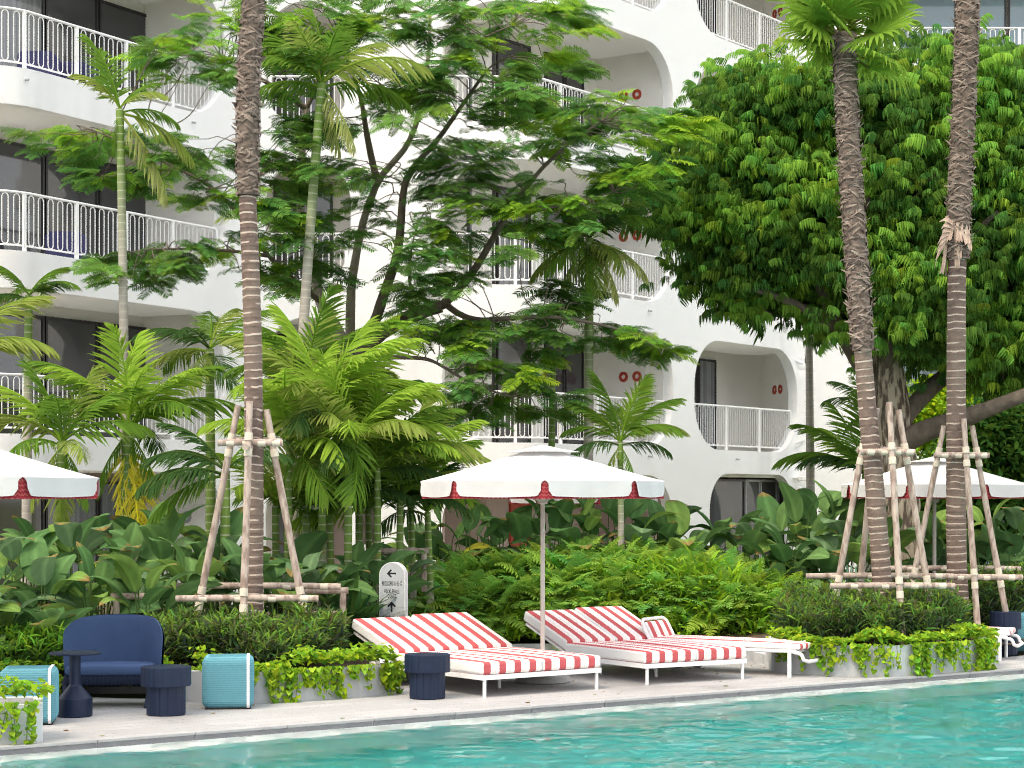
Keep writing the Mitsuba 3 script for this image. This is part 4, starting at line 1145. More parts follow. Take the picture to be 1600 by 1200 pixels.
# fan crown on the leaning palm
cf = np.random.default_rng(21)
FANS = []
for el in (1.35, 1.0, .65, .3, -.1):
    for q in range(2):
        t = fan_leaf(cf, .42 if el > 0 else .36, .62, el, 27, (.17, .32, .035), (.25, .40, .06), .25 + .35 * (el < .3))
        FANS.append(mikit.ply((t[0], t[1]), 'leaf_mat', smooth=True, color=np.clip(t[2], 0, 1)))
top = P2[-1]
for i in range(28):
    lv = [0, 1, 1, 2, 2, 2, 3, 3, 4, 4][i % 10]
    M = M4(rotz(i * 2.399 + cf.normal(0, .2)) @ roty(cf.normal(0, .22)) @ rotx(cf.normal(0, .6)) * cf.uniform(.85, 1.15), top + [0, 0, .0 + .12 * (2 - lv) + cf.normal(0, .04)])
    partd(PK2, 'fan_leaf', FANS[lv * 2 + int(cf.integers(0, 2))], M)

# ---------------------------------------------------------------- pinnate palms
pr = np.random.default_rng(33)
KINDS = {'green': ((.115, .235, .030), (.155, .28, .04)), 'bright': ((.25, .42, .045), (.34, .50, .065)), 'dark': ((.045, .105, .030), (.07, .14, .04)),
         'yellow': ((.80, .72, .06), (.84, .74, .12)), 'olive': ((.22, .32, .055), (.33, .39, .10)), 'pale': ((.34, .40, .12), (.48, .50, .19))}
FR = {}
def frond(kind, el, v):
    key = (kind, el, v)
    if key not in FR:
        a, b = KINDS[kind]
        dr_ = {80: .55, 60: .95, 40: 1.25, 20: 1.2, -10: .9, -50: .5, -80: .12}[el]
        t = palm_frond(pr, 1.0, math.radians(el), dr_, 30, .36, .0118, .35, .22 if el > 20 else .55, a, b, .14, .12)
        FR[key] = mikit.ply((t[0], t[1]), 'leaf_mat', smooth=True, color=np.clip(t[2], 0, 1))
    return FR[key]
def pinnate_palm(label, base, crown_pt, w, fronds, size, kinds, hang=(), group=None, shaft=.5, azs=None, up=True, name='feather_palm', bend=0.0):
    """slim trunk to crown_pt, then fronds [(elevation, azimuth degrees, scale, kind)]"""
    k = thing(name, label, 'palm tree', group)
    base, top = np.asarray(base, float), np.asarray(crown_pt, float)
    H = top[2] - base[2]
    mid = (base + top) / 2 + [bend, 0, 0]
    P = dense([base, mid, top], 24)
    (v, f), uv = trunk_mesh(P, np.linspace(w * .62, w * .45, 24), 12)
    hgt = uv[:, 1] / uv[:, 1].max()
    uv = np.stack([(hgt - (1 - shaft)) * 2, uv[:, 1]], 1)
    part(k, 'trunk', (v, f), 'slim_trunk', True, uv=uv)
    for (el, az_, sc, kd) in fronds:
        d = frond(kd, el, int(pr.integers(0, 3)))
        M = M4(rotz(math.radians(az_)) @ rotx(pr.normal(0, .18)) * (size * sc), top + [0, 0, -.06 * (el < 30)])
        partd(k, 'frond', d, M)
    return k
def ring_fronds(n, spec, kinds, az0=0.0):
    """n fronds over the elevations in spec, golden angle apart"""
    return [(spec[i % len(spec)], math.degrees(az0 + i * 2.399 + pr.normal(0, .25)), pr.uniform(.85, 1.12), kinds[int(pr.integers(0, len(kinds)))]) for i in range(n)]
G = lambda px, Y, z=.3: np.array([(px - CX) / F * Y, Y, z])
pinnate_palm('tall thin palm at the upper left with one limp frond hanging to the right', G(196, 27), at(187, 170, 27), .12,
             [(80, 170, .95, 'green'), (80, 100, .9, 'green'), (60, 165, .8, 'olive'), (-10, 5, 1.05, 'olive'), (-50, -6, 1.15, 'pale'), (20, 10, .75, 'green'), (40, -20, .7, 'olive'), (60, 20, .6, 'green'), (-80, 150, .5, 'green')], 1.15, None, shaft=.22, bend=.02)
pinnate_palm('tall leaning palm in front of the feathery tree with a drying frond under its crown', G(452, 27.2), at(503, 130, 27.2), .135,
             ring_fronds(9, [80, 60, 60, 40, 40, 20], ['green', 'green', 'olive'], .4) + [(-50, -30, .8, 'pale'), (-80, -20, .75, 'pale'), (40, 0, 1.25, 'olive'), (60, 180, 1.1, 'green'), (20, 175, 1.0, 'green')], 1.25, None, shaft=.27, bend=-.05)
pinnate_palm('full green palm left of the staked palm with one dead yellow frond hanging down', G(196, 25), at(201, 668, 25), .17,
             [(80, 60, 1.2, 'bright'), (80, 250, 1.15, 'bright'), (60, 180, 1.25, 'green'), (60, 0, 1.2, 'green'), (60, 100, 1.1, 'bright'), (60, 300, 1.05, 'bright'), (40, 170, 1.3, 'green'), (40, 8, 1.35, 'green'), (40, 215, 1.1, 'green'), (40, -40, 1.1, 'green'), (60, 330, 1.1, 'bright'), (60, 215, 1.1, 'bright'), (-50, 195, .75, 'green'), (-50, -15, .75, 'green'), (20, 80, 1.0, 'dark')]
             + [(-80, -80, 1.25, 'yellow'), (-80, 200, 1.1, 'yellow'), (-80, -20, 1.1, 'yellow')], 1.18, None, shaft=.8)
pinnate_palm('small palm at the far left with a short tuft of fronds against the facade', G(40, 29), at(45, 462, 29), .13, ring_fronds(10, [60, 60, 40, 40, 20], ['green', 'dark', 'green'], 1.0), .78, None, shaft=.3)
pinnate_palm('dense palm behind the left parasol with frayed olive fronds', G(95, 24.5), at(97, 690, 24.5), .14,
             [(60, 180, 1.2, 'bright'), (40, 172, 1.35, 'olive'), (80, 200, 1.0, 'green'), (60, 5, 1.1, 'green'), (40, 0, 1.1, 'green'), (80, 60, 1.0, 'olive'), (-50, 190, .8, 'olive'), (-50, -10, .8, 'green'), (-80, 270, .9, 'olive'), (20, 240, 1.0, 'green'), (20, -60, .9, 'olive'), (60, 270, .9, 'green')], 1.08, None, shaft=.6)
pinnate_palm('palm just outside the left edge sending a yellowish frond into the picture', G(-120, 25.5), at(-95, 575, 25.5), .15, [(60, 8, 1.3, 'olive'), (40, -5, 1.25, 'olive'), (40, 170, 1.2, 'green'), (60, 90, 1.2, 'green'), (20, -30, .8, 'olive'), (60, 250, 1.1, 'green')], 1.3, None)
pinnate_palm('dark palm behind the staked left palm with a slim green stem', G(330, 27), at(328, 545, 27), .13, ring_fronds(11, [60, 40, 40, 20, -10], ['dark', 'green', 'olive'], 2.0), 1.0, None, shaft=.95)
pinnate_palm('low dark palm beside the stake frame with long drooping fronds', G(352, 23.6), at(352, 735, 23.6), .12, [(60, 175, 1.05, 'dark'), (40, 168, 1.05, 'dark'), (40, 190, 1.05, 'dark'), (20, 200, 1.2, 'dark'), (-10, 188, 1.2, 'green'), (60, 30, .9, 'green'), (40, -20, 1.0, 'dark'), (20, 220, 1.15, 'dark')], .95, None, shaft=.8)
# yellow-green clumping palms
CL = [(452, 24.4, 690, 1.35, 'yellow-green clumping palm stem right beside the staked palm'), (505, 24.6, 640, 1.4, 'tallest yellow-green clumping palm stem, bright fronds against the tree'), (545, 24.3, 700, 1.25, 'yellow-green clumping palm stem in the middle of the clump'),
      (590, 24.8, 730, 1.2, 'clumping palm stem at the right of the clump, fronds reaching toward the parasol'), (625, 25.2, 775, 1.15, 'lowest clumping palm stem, next to the white parasol'), (478, 25.4, 600, 1.25, 'slender rear stem of the clumping palms'), (560, 25.6, 660, 1.2, 'rear clumping palm stem with darker fronds'),
      (430, 25.0, 790, 1.15, 'low clumping palm stem right behind the staked palm trunk'), (515, 25.3, 800, 1.2, 'low dark clumping palm stem under the bright fronds'), (575, 25.9, 795, 1.2, 'low clumping palm stem deep in the clump'), (668, 26.2, 800, 1.1, 'small clumping palm stem left of the white parasol'), (640, 26.5, 740, 1.2, 'clumping palm stem reaching right behind the white parasol')]
for i, (px, Y, py, sz, lab) in enumerate(CL):
    fr = ring_fronds(11, [80, 60, 60, 40, 40, 20], ['bright', 'bright', 'green', 'olive'] if i not in (3, 4, 6, 8, 9, 10) else ['green', 'green', 'dark', 'bright'], i * 1.1)
    if i in (0, 1, 2): fr += [(60, -20, 1.1, 'bright'), (40, 12, 1.15, 'bright'), (-10, -70, 1.0, 'green'), (20, -100, .95, 'dark')]
    if i in (3, 4): fr += [(60, 8, 1.1, 'green'), (40, -5, 1.15, 'olive'), (60, 35, 1.0, 'green'), (20, -15, .9, 'dark'), (40, -40, 1.0, 'green')]
    pinnate_palm(lab, G(px - 4 + i, Y), at(px, py, Y), .09, fr, sz, None, shaft=.7, name='clump_palm')
pinnate_palm('tall palm with limp hanging fronds before the middle balconies', G(918, 30), at(921, 372, 30), .135,
             ring_fronds(7, [60, 40, 40, 20], ['green', 'dark', 'olive'], .3) + [(-10, 185, 1.0, 'olive'), (-10, -8, 1.0, 'pale'), (-50, 200, .95, 'olive'), (-50, -25, .95, 'pale'), (-50, 250, .9, 'green'), (-50, -80, .9, 'olive'), (-10, 230, 1., 'green'), (-10, -50, 1., 'olive')], 1.08, None, shaft=.35)
pinnate_palm('thin palm stem with a withered yellow tuft in front of the middle balcony', G(858, 30), at(864, 552, 30), .10, [(-50, 190, .5, 'yellow'), (-80, 20, .5, 'yellow'), (-10, -20, .4, 'pale'), (40, 170, .4, 'olive'), (60, 40, .45, 'green')], .95, None, shaft=.6)
pinnate_palm('young palm with a neat open crown above the middle parasol', G(972, 28), at(969, 690, 28), .085, [(80, 60, 1.1, 'green'), (80, 200, 1.1, 'green'), (60, 178, .95, 'green'), (60, 2, 1.1, 'green'), (40, 10, 1.05, 'olive'), (60, 150, 1.0, 'olive'), (40, 185, .9, 'green'), (40, -25, 1.0, 'green'), (60, 90, 1.0, 'green'), (20, 205, .85, 'dark'), (20, -10, .8, 'dark'), (80, 310, 1.0, 'bright'), (-50, 195, .6, 'olive'), (-50, -30, .65, 'green')], .98, None, shaft=.4)
pinnate_palm('bare slim grey stem standing before the end of the right hand facade', G(1268, 35), at(1264, 515, 35), .14, [(-80, 200, .5, 'dark'), (-50, 20, .4, 'dark'), (40, 40, .5, 'dark')], 1.0, None, shaft=.02)
pinnate_palm('palm between the big tree trunk and the facade with arching fronds to the left', G(1352, 34), at(1352, 742, 34), .13, [(60, 178, 1.15, 'green'), (40, 170, 1.2, 'green'), (80, 100, 1.2, 'green'), (60, 120, 1.1, 'bright'), (40, 200, 1.0, 'dark'), (60, 30, 1.0, 'green'), (80, 200, 1.0, 'green')], 1.35, None, shaft=.7)
pinnate_palm('palm crown peeping left of the big tree trunk', G(1362, 35.5), at(1362, 640, 35.5), .13, [(60, 165, .95, 'dark'), (40, 180, .95, 'dark'), (-10, 195, .7, 'dark'), (80, 140, .7, 'green'), (60, 20, .7, 'green')], 1.0, None, shaft=.7)
# ---------------------------------------------------------------- big broad crowned tree on the right
r = np.random.default_rng(41)
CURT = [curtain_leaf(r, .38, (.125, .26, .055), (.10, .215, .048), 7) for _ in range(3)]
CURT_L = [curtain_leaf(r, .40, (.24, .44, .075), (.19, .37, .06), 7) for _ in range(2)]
YT = 32.0
k = thing('rain_tree', 'big spreading tree with dense drooping leaves and a thick mottled trunk on the right', 'tree')
def limb(pts, r0, r1, mt, n=14, rough=.25, nm='limb'):
    P = dense(np.array([at(a, b, c) for a, b, c in pts]), 24)
    (v, f), uv = trunk_mesh(P, np.linspace(r0, r1, 24), n, rough, 0, int(r0 * 1000))
    return part(k, nm, (v, f), mt, True)
limb([(1412, 965, YT), (1410, 900, YT), (1406, 800, YT), (1402, 720, YT), (1396, 650, YT), (1385, 560, YT), (1380, 430, YT)], .37, .22, 'rough_bark', 26, .22, 'trunk')
LB = [[(1398, 700, YT), (1450, 672, YT - .4), (1520, 648, YT - 1.0), (1620, 610, YT - 1.6), (1760, 560, YT - 2)], [(1400, 670, YT), (1450, 610, YT + .4), (1510, 560, YT + .6), (1570, 470, YT + .8), (1600, 360, YT + 1)],
      [(1390, 640, YT), (1350, 580, YT), (1315, 520, YT - .3), (1270, 430, YT - .6), (1180, 330, YT - .8)], [(1385, 600, YT), (1390, 480, YT - .5), (1360, 330, YT - .9), (1300, 200, YT - 1)], [(1385, 560, YT), (1440, 440, YT), (1470, 300, YT + .3), (1480, 170, YT + .5)],
      [(1315, 520, YT - .3), (1230, 470, YT - .9), (1140, 440, YT - 1.2)], [(1400, 520, YT), (1470, 420, YT - 1.2), (1560, 330, YT - 1.9)], [(1370, 480, YT), (1300, 360, YT + 1), (1200, 240, YT + 1.3)]]
for i, b in enumerate(LB): limb(b, [.20, .17, .15, .13, .13, .09, .10, .09][i], .04, 'dark_bark', 12)
ELL = [(1330, 290, 290, 175), (1545, 330, 190, 215), (1150, 350, 120, 110), (1455, 470, 190, 105), (1250, 170, 180, 75), (1470, 150, 190, 75), (1160, 250, 130, 100), (1680, 300, 170, 200), (1180, 440, 100, 60), (1590, 520, 130, 90), (1330, 440, 170, 80), (1060, 300, 70, 70), (1640, 160, 120, 90)]
pos, azs, tl, sc, tint, brt = [], [], [], [], [], []
tuft = 0
twig = []
for (ex_, ey_, rx, ry) in ELL:
    nt = int(rx * ry / 130)
    for _ in range(nt):
        d = r.normal(size=3); d /= np.linalg.norm(d)
        if d[1] > .35: d[1] *= -1                              # mostly the outer half on this side, some behind
        q = r.uniform(.72, 1.04)
        c = at(ex_, ey_, YT)
        S = YT / F
        c = c + np.array([d[0] * rx * S, d[1] * min(rx, 200) * S * 1.15, d[2] * ry * S]) * q
        if c[2] > 9.2: continue
        if meshkit.noise((c * [1.1, 1.1, 1.7])[None], 8)[0] < .37: continue               # gaps between the tiers
        base = at(np.clip(ex_, 1230, 1560), min(ey_ + 60, 520), YT)
        n = int(r.integers(9, 15))
        ha = math.atan2(d[1], d[0])
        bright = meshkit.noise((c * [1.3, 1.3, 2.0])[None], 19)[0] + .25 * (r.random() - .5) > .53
        for i in range(n):
            a = ha + r.normal(0, 1.0)
            pos.append(c + r.normal(0, .17, 3) * [1, 1, .8]); azs.append(a); tl.append(r.normal(.05, .35)); sc.append(r.uniform(.48, .88)); brt.append(bright or r.random() < .1)
        if r.random() < .5: twig.append(tube([c, c + (base - c) * .12 + [0, 0, -.05], c + (base - c) * .35 + [0, 0, -.05]], [.006, .012, .02], 5, caps=False))
pos, azs, tl, sc, brt = map(np.array, (pos, azs, tl, sc, brt))
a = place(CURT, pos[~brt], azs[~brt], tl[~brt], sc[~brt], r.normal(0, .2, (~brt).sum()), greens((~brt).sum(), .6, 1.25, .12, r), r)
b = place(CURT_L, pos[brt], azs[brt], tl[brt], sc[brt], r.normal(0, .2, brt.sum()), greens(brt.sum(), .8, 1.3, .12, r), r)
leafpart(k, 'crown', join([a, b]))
part(k, 'twigs', cat(twig), 'dark_bark', True, stuff=True)
# inner foliage mass, leaves of a darker green deep in the crown
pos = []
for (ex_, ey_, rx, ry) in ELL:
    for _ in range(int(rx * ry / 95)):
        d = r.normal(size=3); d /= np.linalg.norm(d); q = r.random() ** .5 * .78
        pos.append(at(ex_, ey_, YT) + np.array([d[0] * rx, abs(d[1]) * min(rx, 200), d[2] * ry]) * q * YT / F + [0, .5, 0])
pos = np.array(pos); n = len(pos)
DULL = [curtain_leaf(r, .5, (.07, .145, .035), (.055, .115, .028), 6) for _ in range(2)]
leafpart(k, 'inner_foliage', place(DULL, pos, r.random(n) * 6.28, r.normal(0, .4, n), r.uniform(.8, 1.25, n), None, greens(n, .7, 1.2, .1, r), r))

# ---------------------------------------------------------------- feathery tree, left of the middle
r = np.random.default_rng(52)
YA = 30.0
k = thing('feathery_tree', 'tall open tree with feathery layered leaves and several leaning stems in the middle', 'tree')
ST = [([(575, 850, YA), (560, 700, YA), (548, 600, YA), (575, 540, YA), (630, 500, YA), (690, 478, YA)], .15, .10), ([(560, 620, YA), (530, 520, YA), (500, 470, YA + .2), (490, 400, YA + .4), (470, 330, YA + .5), (478, 170, YA + .6)], .10, .05),
      ([(545, 600, YA + .2), (548, 470, YA + .4), (560, 380, YA + .4), (590, 285, YA + .3), (640, 220, YA + .2), (665, 130, YA), (672, 20, YA)], .085, .022), ([(570, 545, YA), (600, 460, YA - .3), (622, 390, YA - .4), (632, 290, YA - .5), (690, 210, YA - .7), (760, 110, YA - .9)], .09, .02),
      ([(590, 285, YA + .3), (575, 220, YA + .2), (565, 160, YA), (530, 70, YA)], .06, .015), ([(690, 478, YA), (735, 430, YA - .4), (790, 340, YA - .8), (850, 260, YA - 1.0), (940, 190, YA - 1.2)], .07, .015), ([(690, 480, YA), (640, 440, YA - .4), (650, 360, YA - .6)], .04, .01),
      ([(478, 170, YA + .6), (450, 150, YA + .4), (410, 125, YA + .2), (350, 100, YA)], .05, .015), ([(500, 470, YA), (420, 400, YA - .5), (340, 300, YA - .9), (250, 250, YA - 1.2), (150, 205, YA - 1.4)], .045, .010), ([(700, 478, YA), (760, 500, YA - .8), (840, 495, YA - 1.2), (950, 510, YA - 1.4), (1030, 545, YA - 1.5)], .05, .01),
      ([(590, 560, YA), (660, 560, YA - .8), (740, 600, YA - 1.2), (800, 620, YA - 1.3)], .04, .01), ([(420, 400, YA - .5), (330, 390, YA - .9), (230, 390, YA - 1.2)], .03, .01), ([(478, 170, YA + .6), (500, 90, YA + .4), (470, 10, YA + .2)], .04, .012), ([(665, 130, YA), (720, 80, YA - .5), (800, 40, YA - .8)], .035, .01),
      ([(790, 340, YA - .8), (880, 320, YA - 1.2), (960, 300, YA - 1.4)], .03, .008), ([(405, 440, YA - .2), (395, 330, YA + .1), (380, 230, YA + .2)], .05, .02)]
for i, (pts, a0, a1) in enumerate(ST):
    P = dense(np.array([at(a, b, c) for a, b, c in pts]), 26)
    (v, f), uv = trunk_mesh(P, np.linspace(a0, a1, 26), 12, .22, 0, i)
    part(k, 'trunk' if i == 0 else 'limb', (v, f), 'grey_bark' if i in (1, 2) else 'dark_bark', True)
FEA = [feather_leaf(r, .50, (.11, .24, .055), (.14, .29, .06), 12) for _ in range(3)]
FEA_L = [feather_leaf(r, .50, (.22, .43, .045), (.29, .49, .05), 12) for _ in range(2)]
# leaf masses: image ellipse, number of sprays, share of young bright sprays, depth
MASS = [(700, 70, 170, 85, 24, .4), (800, 40, 90, 60, 10, .5), (560, 120, 110, 100, 13, .2), (450, 60, 90, 70, 12, .3), (330, 100, 90, 60, 12, .5), (290, 60, 60, 40, 5, .6), (130, 212, 55, 28, 6, .6), (200, 250, 80, 45, 9, .2), (300, 270, 80, 60, 10, .2), (370, 350, 60, 45, 6, .5), (620, 250, 130, 90, 14, .1), (760, 130, 110, 60, 12, .3), (850, 185, 110, 45, 13, .45), (970, 190, 75, 30, 9, .7), (990, 215, 50, 40, 5, .6),
        (800, 280, 130, 60, 14, .3), (900, 290, 110, 50, 12, .35), (1000, 270, 50, 50, 4, .3), (560, 340, 140, 60, 10, .1), (690, 370, 110, 50, 10, .15), (720, 425, 90, 35, 8, .1), (730, 520, 85, 26, 9, .35), (660, 520, 40, 18, 3, .1), (870, 470, 60, 35, 7, .1), (850, 520, 60, 30, 6, .0), (940, 525, 50, 22, 5, .1), (1010, 540, 40, 20, 4, .6), (780, 620, 75, 50, 13, .25), (770, 570, 60, 25, 5, .1), (740, 640, 40, 40, 4, .1), (820, 350, 90, 45, 8, .5), (250, 395, 80, 28, 7, .1), (230, 430, 60, 25, 4, .0), (480, 440, 60, 60, 6, .1), (430, 230, 60, 80, 7, .2), (900, 370, 60, 40, 5, .2), (430, 420, 60, 30, 4, .3), (640, 20, 90, 40, 8, .3), (370, 20, 60, 30, 4, .6), (870, 15, 40, 20, 4, .6), (640, 460, 70, 30, 4, .1), (430, 330, 60, 60, 6, .2), (490, 250, 60, 60, 5, .1), (450, 190, 40, 40, 3, .2), (700, 200, 80, 60, 6, .2)]
pos, azs, tl, sc, brt, tw = [], [], [], [], [], []
limbs = np.vstack([dense(np.array([at(a, b, c) for a, b, c in pts]), 26) for pts, _, _ in ST])
for (ex_, ey_, rx, ry, ns, by_) in MASS:
    for _ in range(int(ns * 1.24 + .5)):
        t = r.random() * 6.283; q = r.random() ** .5
        Yd = YA - 1.0 + r.normal(0, .8)
        c = at(ex_ + rx * q * math.cos(t), ey_ + ry * q * math.sin(t), Yd)
        j = np.argmin(np.linalg.norm((limbs - c) * [1, 1, 1.3], axis=1)); o = limbs[j]
        out = c - o; h = math.atan2(out[1], out[0]) if np.hypot(out[0], out[1]) > .1 else r.random() * 6.28
        bright = r.random() < by_
        Lt = r.uniform(.3, .6)
        tipdir = np.array([math.cos(h), math.sin(h), .05])
        dl = np.linalg.norm(out); o2 = o if dl < 1.5 else c - out * (1.1 / dl)
        bnd = r.normal(0, .10, 3) * np.linalg.norm(c - o2)
        tw.append(tube(dense([o2, o2 + (c - o2) * .35 + bnd + [0, 0, .04], o2 + (c - o2) * .72 + bnd * .7 + [0, 0, .06], c, c + tipdir * Lt - [0, 0, .03]], 9), np.linspace(.0095, .003, 9), 5, caps=False))
        n = int(r.integers(8, 13))
        for i in range(n):
            s_ = r.random(); side = r.choice([-1, 1])
            pos.append(c + tipdir * Lt * s_ + r.normal(0, .03, 3)); azs.append(h + side * r.uniform(.2, 1.3) * (1 - .5 * s_)); tl.append(r.normal(-.12, .16)); sc.append(r.uniform(.65, 1.1)); brt.append(bright)
pos, azs, tl, sc, brt = map(np.array, (pos, azs, tl, sc, brt))
a = place(FEA, pos[~brt], azs[~brt], tl[~brt], sc[~brt], r.normal(0, .28, (~brt).sum()), greens((~brt).sum(), .7, 1.35, .12, r), r)
b = place(FEA_L, pos[brt], azs[brt], tl[brt], sc[brt], r.normal(0, .28, brt.sum()), greens(brt.sum(), .75, 1.2, .12, r), r)
leafpart(k, 'crown', join([a, b]))
part(k, 'twigs', cat(tw), 'dark_bark', True, stuff=True)
NFEA = len(pos)

# ---------------------------------------------------------------- trees behind, right
def bush_tree(label, c, rr, tr_base, col, n, seed, size=.16):
    r = np.random.default_rng(seed)
    k = thing('garden_tree', label, 'tree')
    c = np.asarray(c, float); rr = np.asarray(rr, float)
    part(k, 'trunk', trunk_mesh(dense([tr_base, (np.asarray(tr_base) + c) / 2 + [.1, 0, 0], c], 12), np.linspace(.12, .05, 12), 10, .2)[0], 'dark_bark', True)
    d = r.normal(size=(n // 9, 3)); d /= np.linalg.norm(d, axis=1, keepdims=True)
    cl = c + d * rr * (r.random((len(d), 1)) ** .33)
    cl = cl + (meshkit.fbm(cl * 1.1, 3, seed)[:, None] - .5) * rr * .5 * d
    P = np.repeat(cl, 9, 0) + r.normal(0, size * 1.1, (len(cl) * 9, 3))
    L = [lance_leaf(size, size * .27, .9, col, np.array(col) * 1.2, 4, .2) for _ in range(2)]
    m = len(P); tint = np.repeat(greens(len(cl), .6, 1.35, .15, r), 9, 0) * greens(m, .8, 1.2, .08, r)
    leafpart(k, 'crown', place(L, P, r.random(m) * 6.28, r.normal(-.2, .5, m), r.uniform(.7, 1.3, m), r.normal(0, .5, m), tint, r))
bush_tree('bright yellow-green small tree seen through the fork of the big tree', at(1470, 655, 42), (1.0, .9, .8), (at(1470, 655, 42)[0], 42, 0), (.30, .45, .03), 5000, 61, .15)
bush_tree('dark green leafy tree at the right edge below the long low limb', at(1570, 730, 38), (1.15, 1.2, 1.5), (at(1570, 730, 38)[0], 38, 0), (.06, .14, .03), 9000, 62, .17)
bush_tree('rounded green tree at the right edge behind the long low limb', at(1640, 650, 43), (1.4, 1.3, 1.4), (at(1640, 650, 43)[0], 43, 0), (.09, .20, .035), 6000, 63, .17)
bush_tree('leafy shrub tree behind the big trunk', at(1475, 790, 40), (.7, .8, 1.0), (at(1475, 790, 40)[0], 40, 0), (.08, .18, .03), 4000, 64, .16)

# ---------------------------------------------------------------- broad leaved plants, each with its own leaves
r = np.random.default_rng(71)
BC = [(.110, .215, .078), (.085, .18, .062), (.135, .245, .080), (.19, .31, .075), (.145, .24, .12)]
BL = []
for i in range(15):
    t = broad_leaf(r, 1.0, r.uniform(.23, .31), r.uniform(.6, 1.7), r.uniform(.10, .45), BC[i % 5])
    BL.append(mikit.ply((t[0], t[1]), 'gloss_leaf_mat', smooth=True, color=np.clip(t[2], 0, 1)))
t = broad_leaf(r, 1.0, .21, 1.2, .3, (.45, .42, .05)); BLY = mikit.ply((t[0], t[1]), 'gloss_leaf_mat', smooth=True, color=np.clip(t[2], 0, 1))
def broad_plant(label, group, x, y, z0, h, n, size, yellow=0):
    k = thing('broad_leaf_plant', label, 'plant', group)
    st = []
    a0 = r.random() * 6.28
    for i in range(n):
        a = a0 + i * 2.399 + r.normal(0, .3); f_ = (i + .5) / n
        rad = .05 + .42 * h * f_ ** .8 * r.uniform(.5, .9)
        z = z0 + h * (1 - .62 * f_ ** 1.3) * r.uniform(.85, 1.0)
        root = np.array([x + .05 * math.cos(a), y + .05 * math.sin(a), z0 - .02]); p = np.array([x + rad * math.cos(a), y + rad * math.sin(a), z])
        st.append(tube(dense([root, (root + p) / 2 + [0, 0, .1 * h], p], 6), np.linspace(.014, .007, 6), 5, caps=False))
        el = r.uniform(.75, 1.2) * (1 - f_) + r.uniform(-.5, .15) * f_
        R = rotz(a + r.normal(0, .25)) @ roty(-el) @ rotx(r.normal(0, .35))
        partd(k, 'leaf', BLY if (yellow and i == n // 2) else BL[int(r.integers(0, 15))], M4(R * (size * r.uniform(.58, 1.22)), p))
    v, f = cat(st); part(k, 'stem', (v, f), 'stem_mat', True, color=colrow(len(v), (.07, .12, .03)))
ORD = 'first second third fourth fifth sixth seventh eighth ninth tenth eleventh twelfth thirteenth fourteenth fifteenth sixteenth seventeenth eighteenth'.split()
def bed_row(label, group, spots, n, size):
    for i_, (px, Y, topy, *yl) in enumerate(sorted(spots)):
        x = (px - CX) / F * Y; top = at(0, topy, Y)[2]
        z0 = .25; h = max(.3, top - z0 - size * .35)
        broad_plant(label % ORD[i_], group, x, Y, z0, h, n, size, bool(yl))
GL = 'broad-leaved plants in the left bed'
bed_row('%s broad-leaved plant from the left in the bed behind the blue loveseat', GL, [(-25, 22.2, 850), (25, 23.2, 830), (70, 22.0, 880), (115, 23.4, 815), (150, 22.2, 870), (195, 23.2, 830), (225, 21.9, 880), (262, 23.4, 815, 1), (300, 22.6, 850), (340, 23.6, 820), (10, 21.2, 945), (85, 21.1, 960), (-45, 21.0, 930), (385, 23.2, 850), (160, 24.4, 805), (60, 24.5, 805), (250, 24.6, 800), (340, 25.2, 810)], 15, .60)
bed_row('%s broad-leaved plant from the left between the staked palm and the sign', 'broad-leaved plants by the sign', [(435, 23.0, 880), (480, 23.4, 860), (520, 23.7, 885), (555, 24.3, 860), (590, 24.2, 865), (450, 24.5, 850), (620, 25.4, 850)], 13, .58)
bed_row('%s broad-leaved plant from the left in the row behind the fern hedge', 'broad-leaved plants behind the ferns', [(655, 28.0, 815), (695, 28.4, 790, 1), (735, 28.2, 790), (775, 28.6, 785), (820, 28.3, 790), (862, 28.6, 775), (905, 28.2, 780), (945, 28.6, 772), (985, 28.3, 780), (1030, 28.6, 790), (1065, 28.2, 800)], 13, .66)
bed_row('%s broad-leaved plant from the left in the bed before the right facade', 'broad-leaved plants by the fan palm', [(1095, 28.4, 810), (1135, 28.8, 800), (1175, 28.4, 800), (1215, 28.8, 790), (1250, 28.4, 770), (1285, 28.8, 760), (1320, 28.4, 775), (1230, 27.6, 830), (1290, 27.7, 840, 1), (1335, 27.8, 830)], 14, .62)
bed_row('%s broad-leaved plant from the left around the big tree trunk', 'broad-leaved plants at the right', [(1370, 30.0, 800), (1455, 30.5, 800), (1500, 30.0, 805), (1545, 30.3, 790), (1590, 30.0, 795), (1640, 30.0, 800), (1530, 28.8, 840), (1580, 28.9, 830), (1470, 29.0, 850), (1425, 34.0, 800)], 13, .62)
# strap leaved plants beside the sign
def strap_plant(label, px, Y, z0, L, n, seed, col):
    r = np.random.default_rng(seed); k = thing('strap_leaf_plant', label, 'plant')
    x = (px - CX) / F * Y
    T_ = [lance_leaf(1.0, .05, .7, col, np.array(col) * 1.25, 7, 1.25) for _ in range(1)] + [lance_leaf(1.0, .055, 1.3, np.array(col) * .9, np.array(col) * 1.2, 7, 1.15)]
    pos = np.c_[x + r.normal(0, .05, n), Y + r.normal(0, .05, n), np.full(n, z0)]
    leafpart(k, 'leaves', place(T_, pos, r.random(n) * 6.28, r.normal(0, .25, n), L * r.uniform(.7, 1.1, n), None, greens(n, .75, 1.25, .1, r), r), 'gloss_leaf_mat')
strap_plant('clump of dark upright strap leaves to the left of the sign', 552, 23.2, .30, .85, 70, 81, (.05, .12, .035))
strap_plant('small clump of strap leaves at the right foot of the sign', 652, 23.8, .25, .55, 30, 82, (.12, .24, .04))
strap_plant('low clump of pale strap leaves behind the teal pouf on the left', 55, 20.75, .2, .45, 40, 83, (.17, .30, .05))
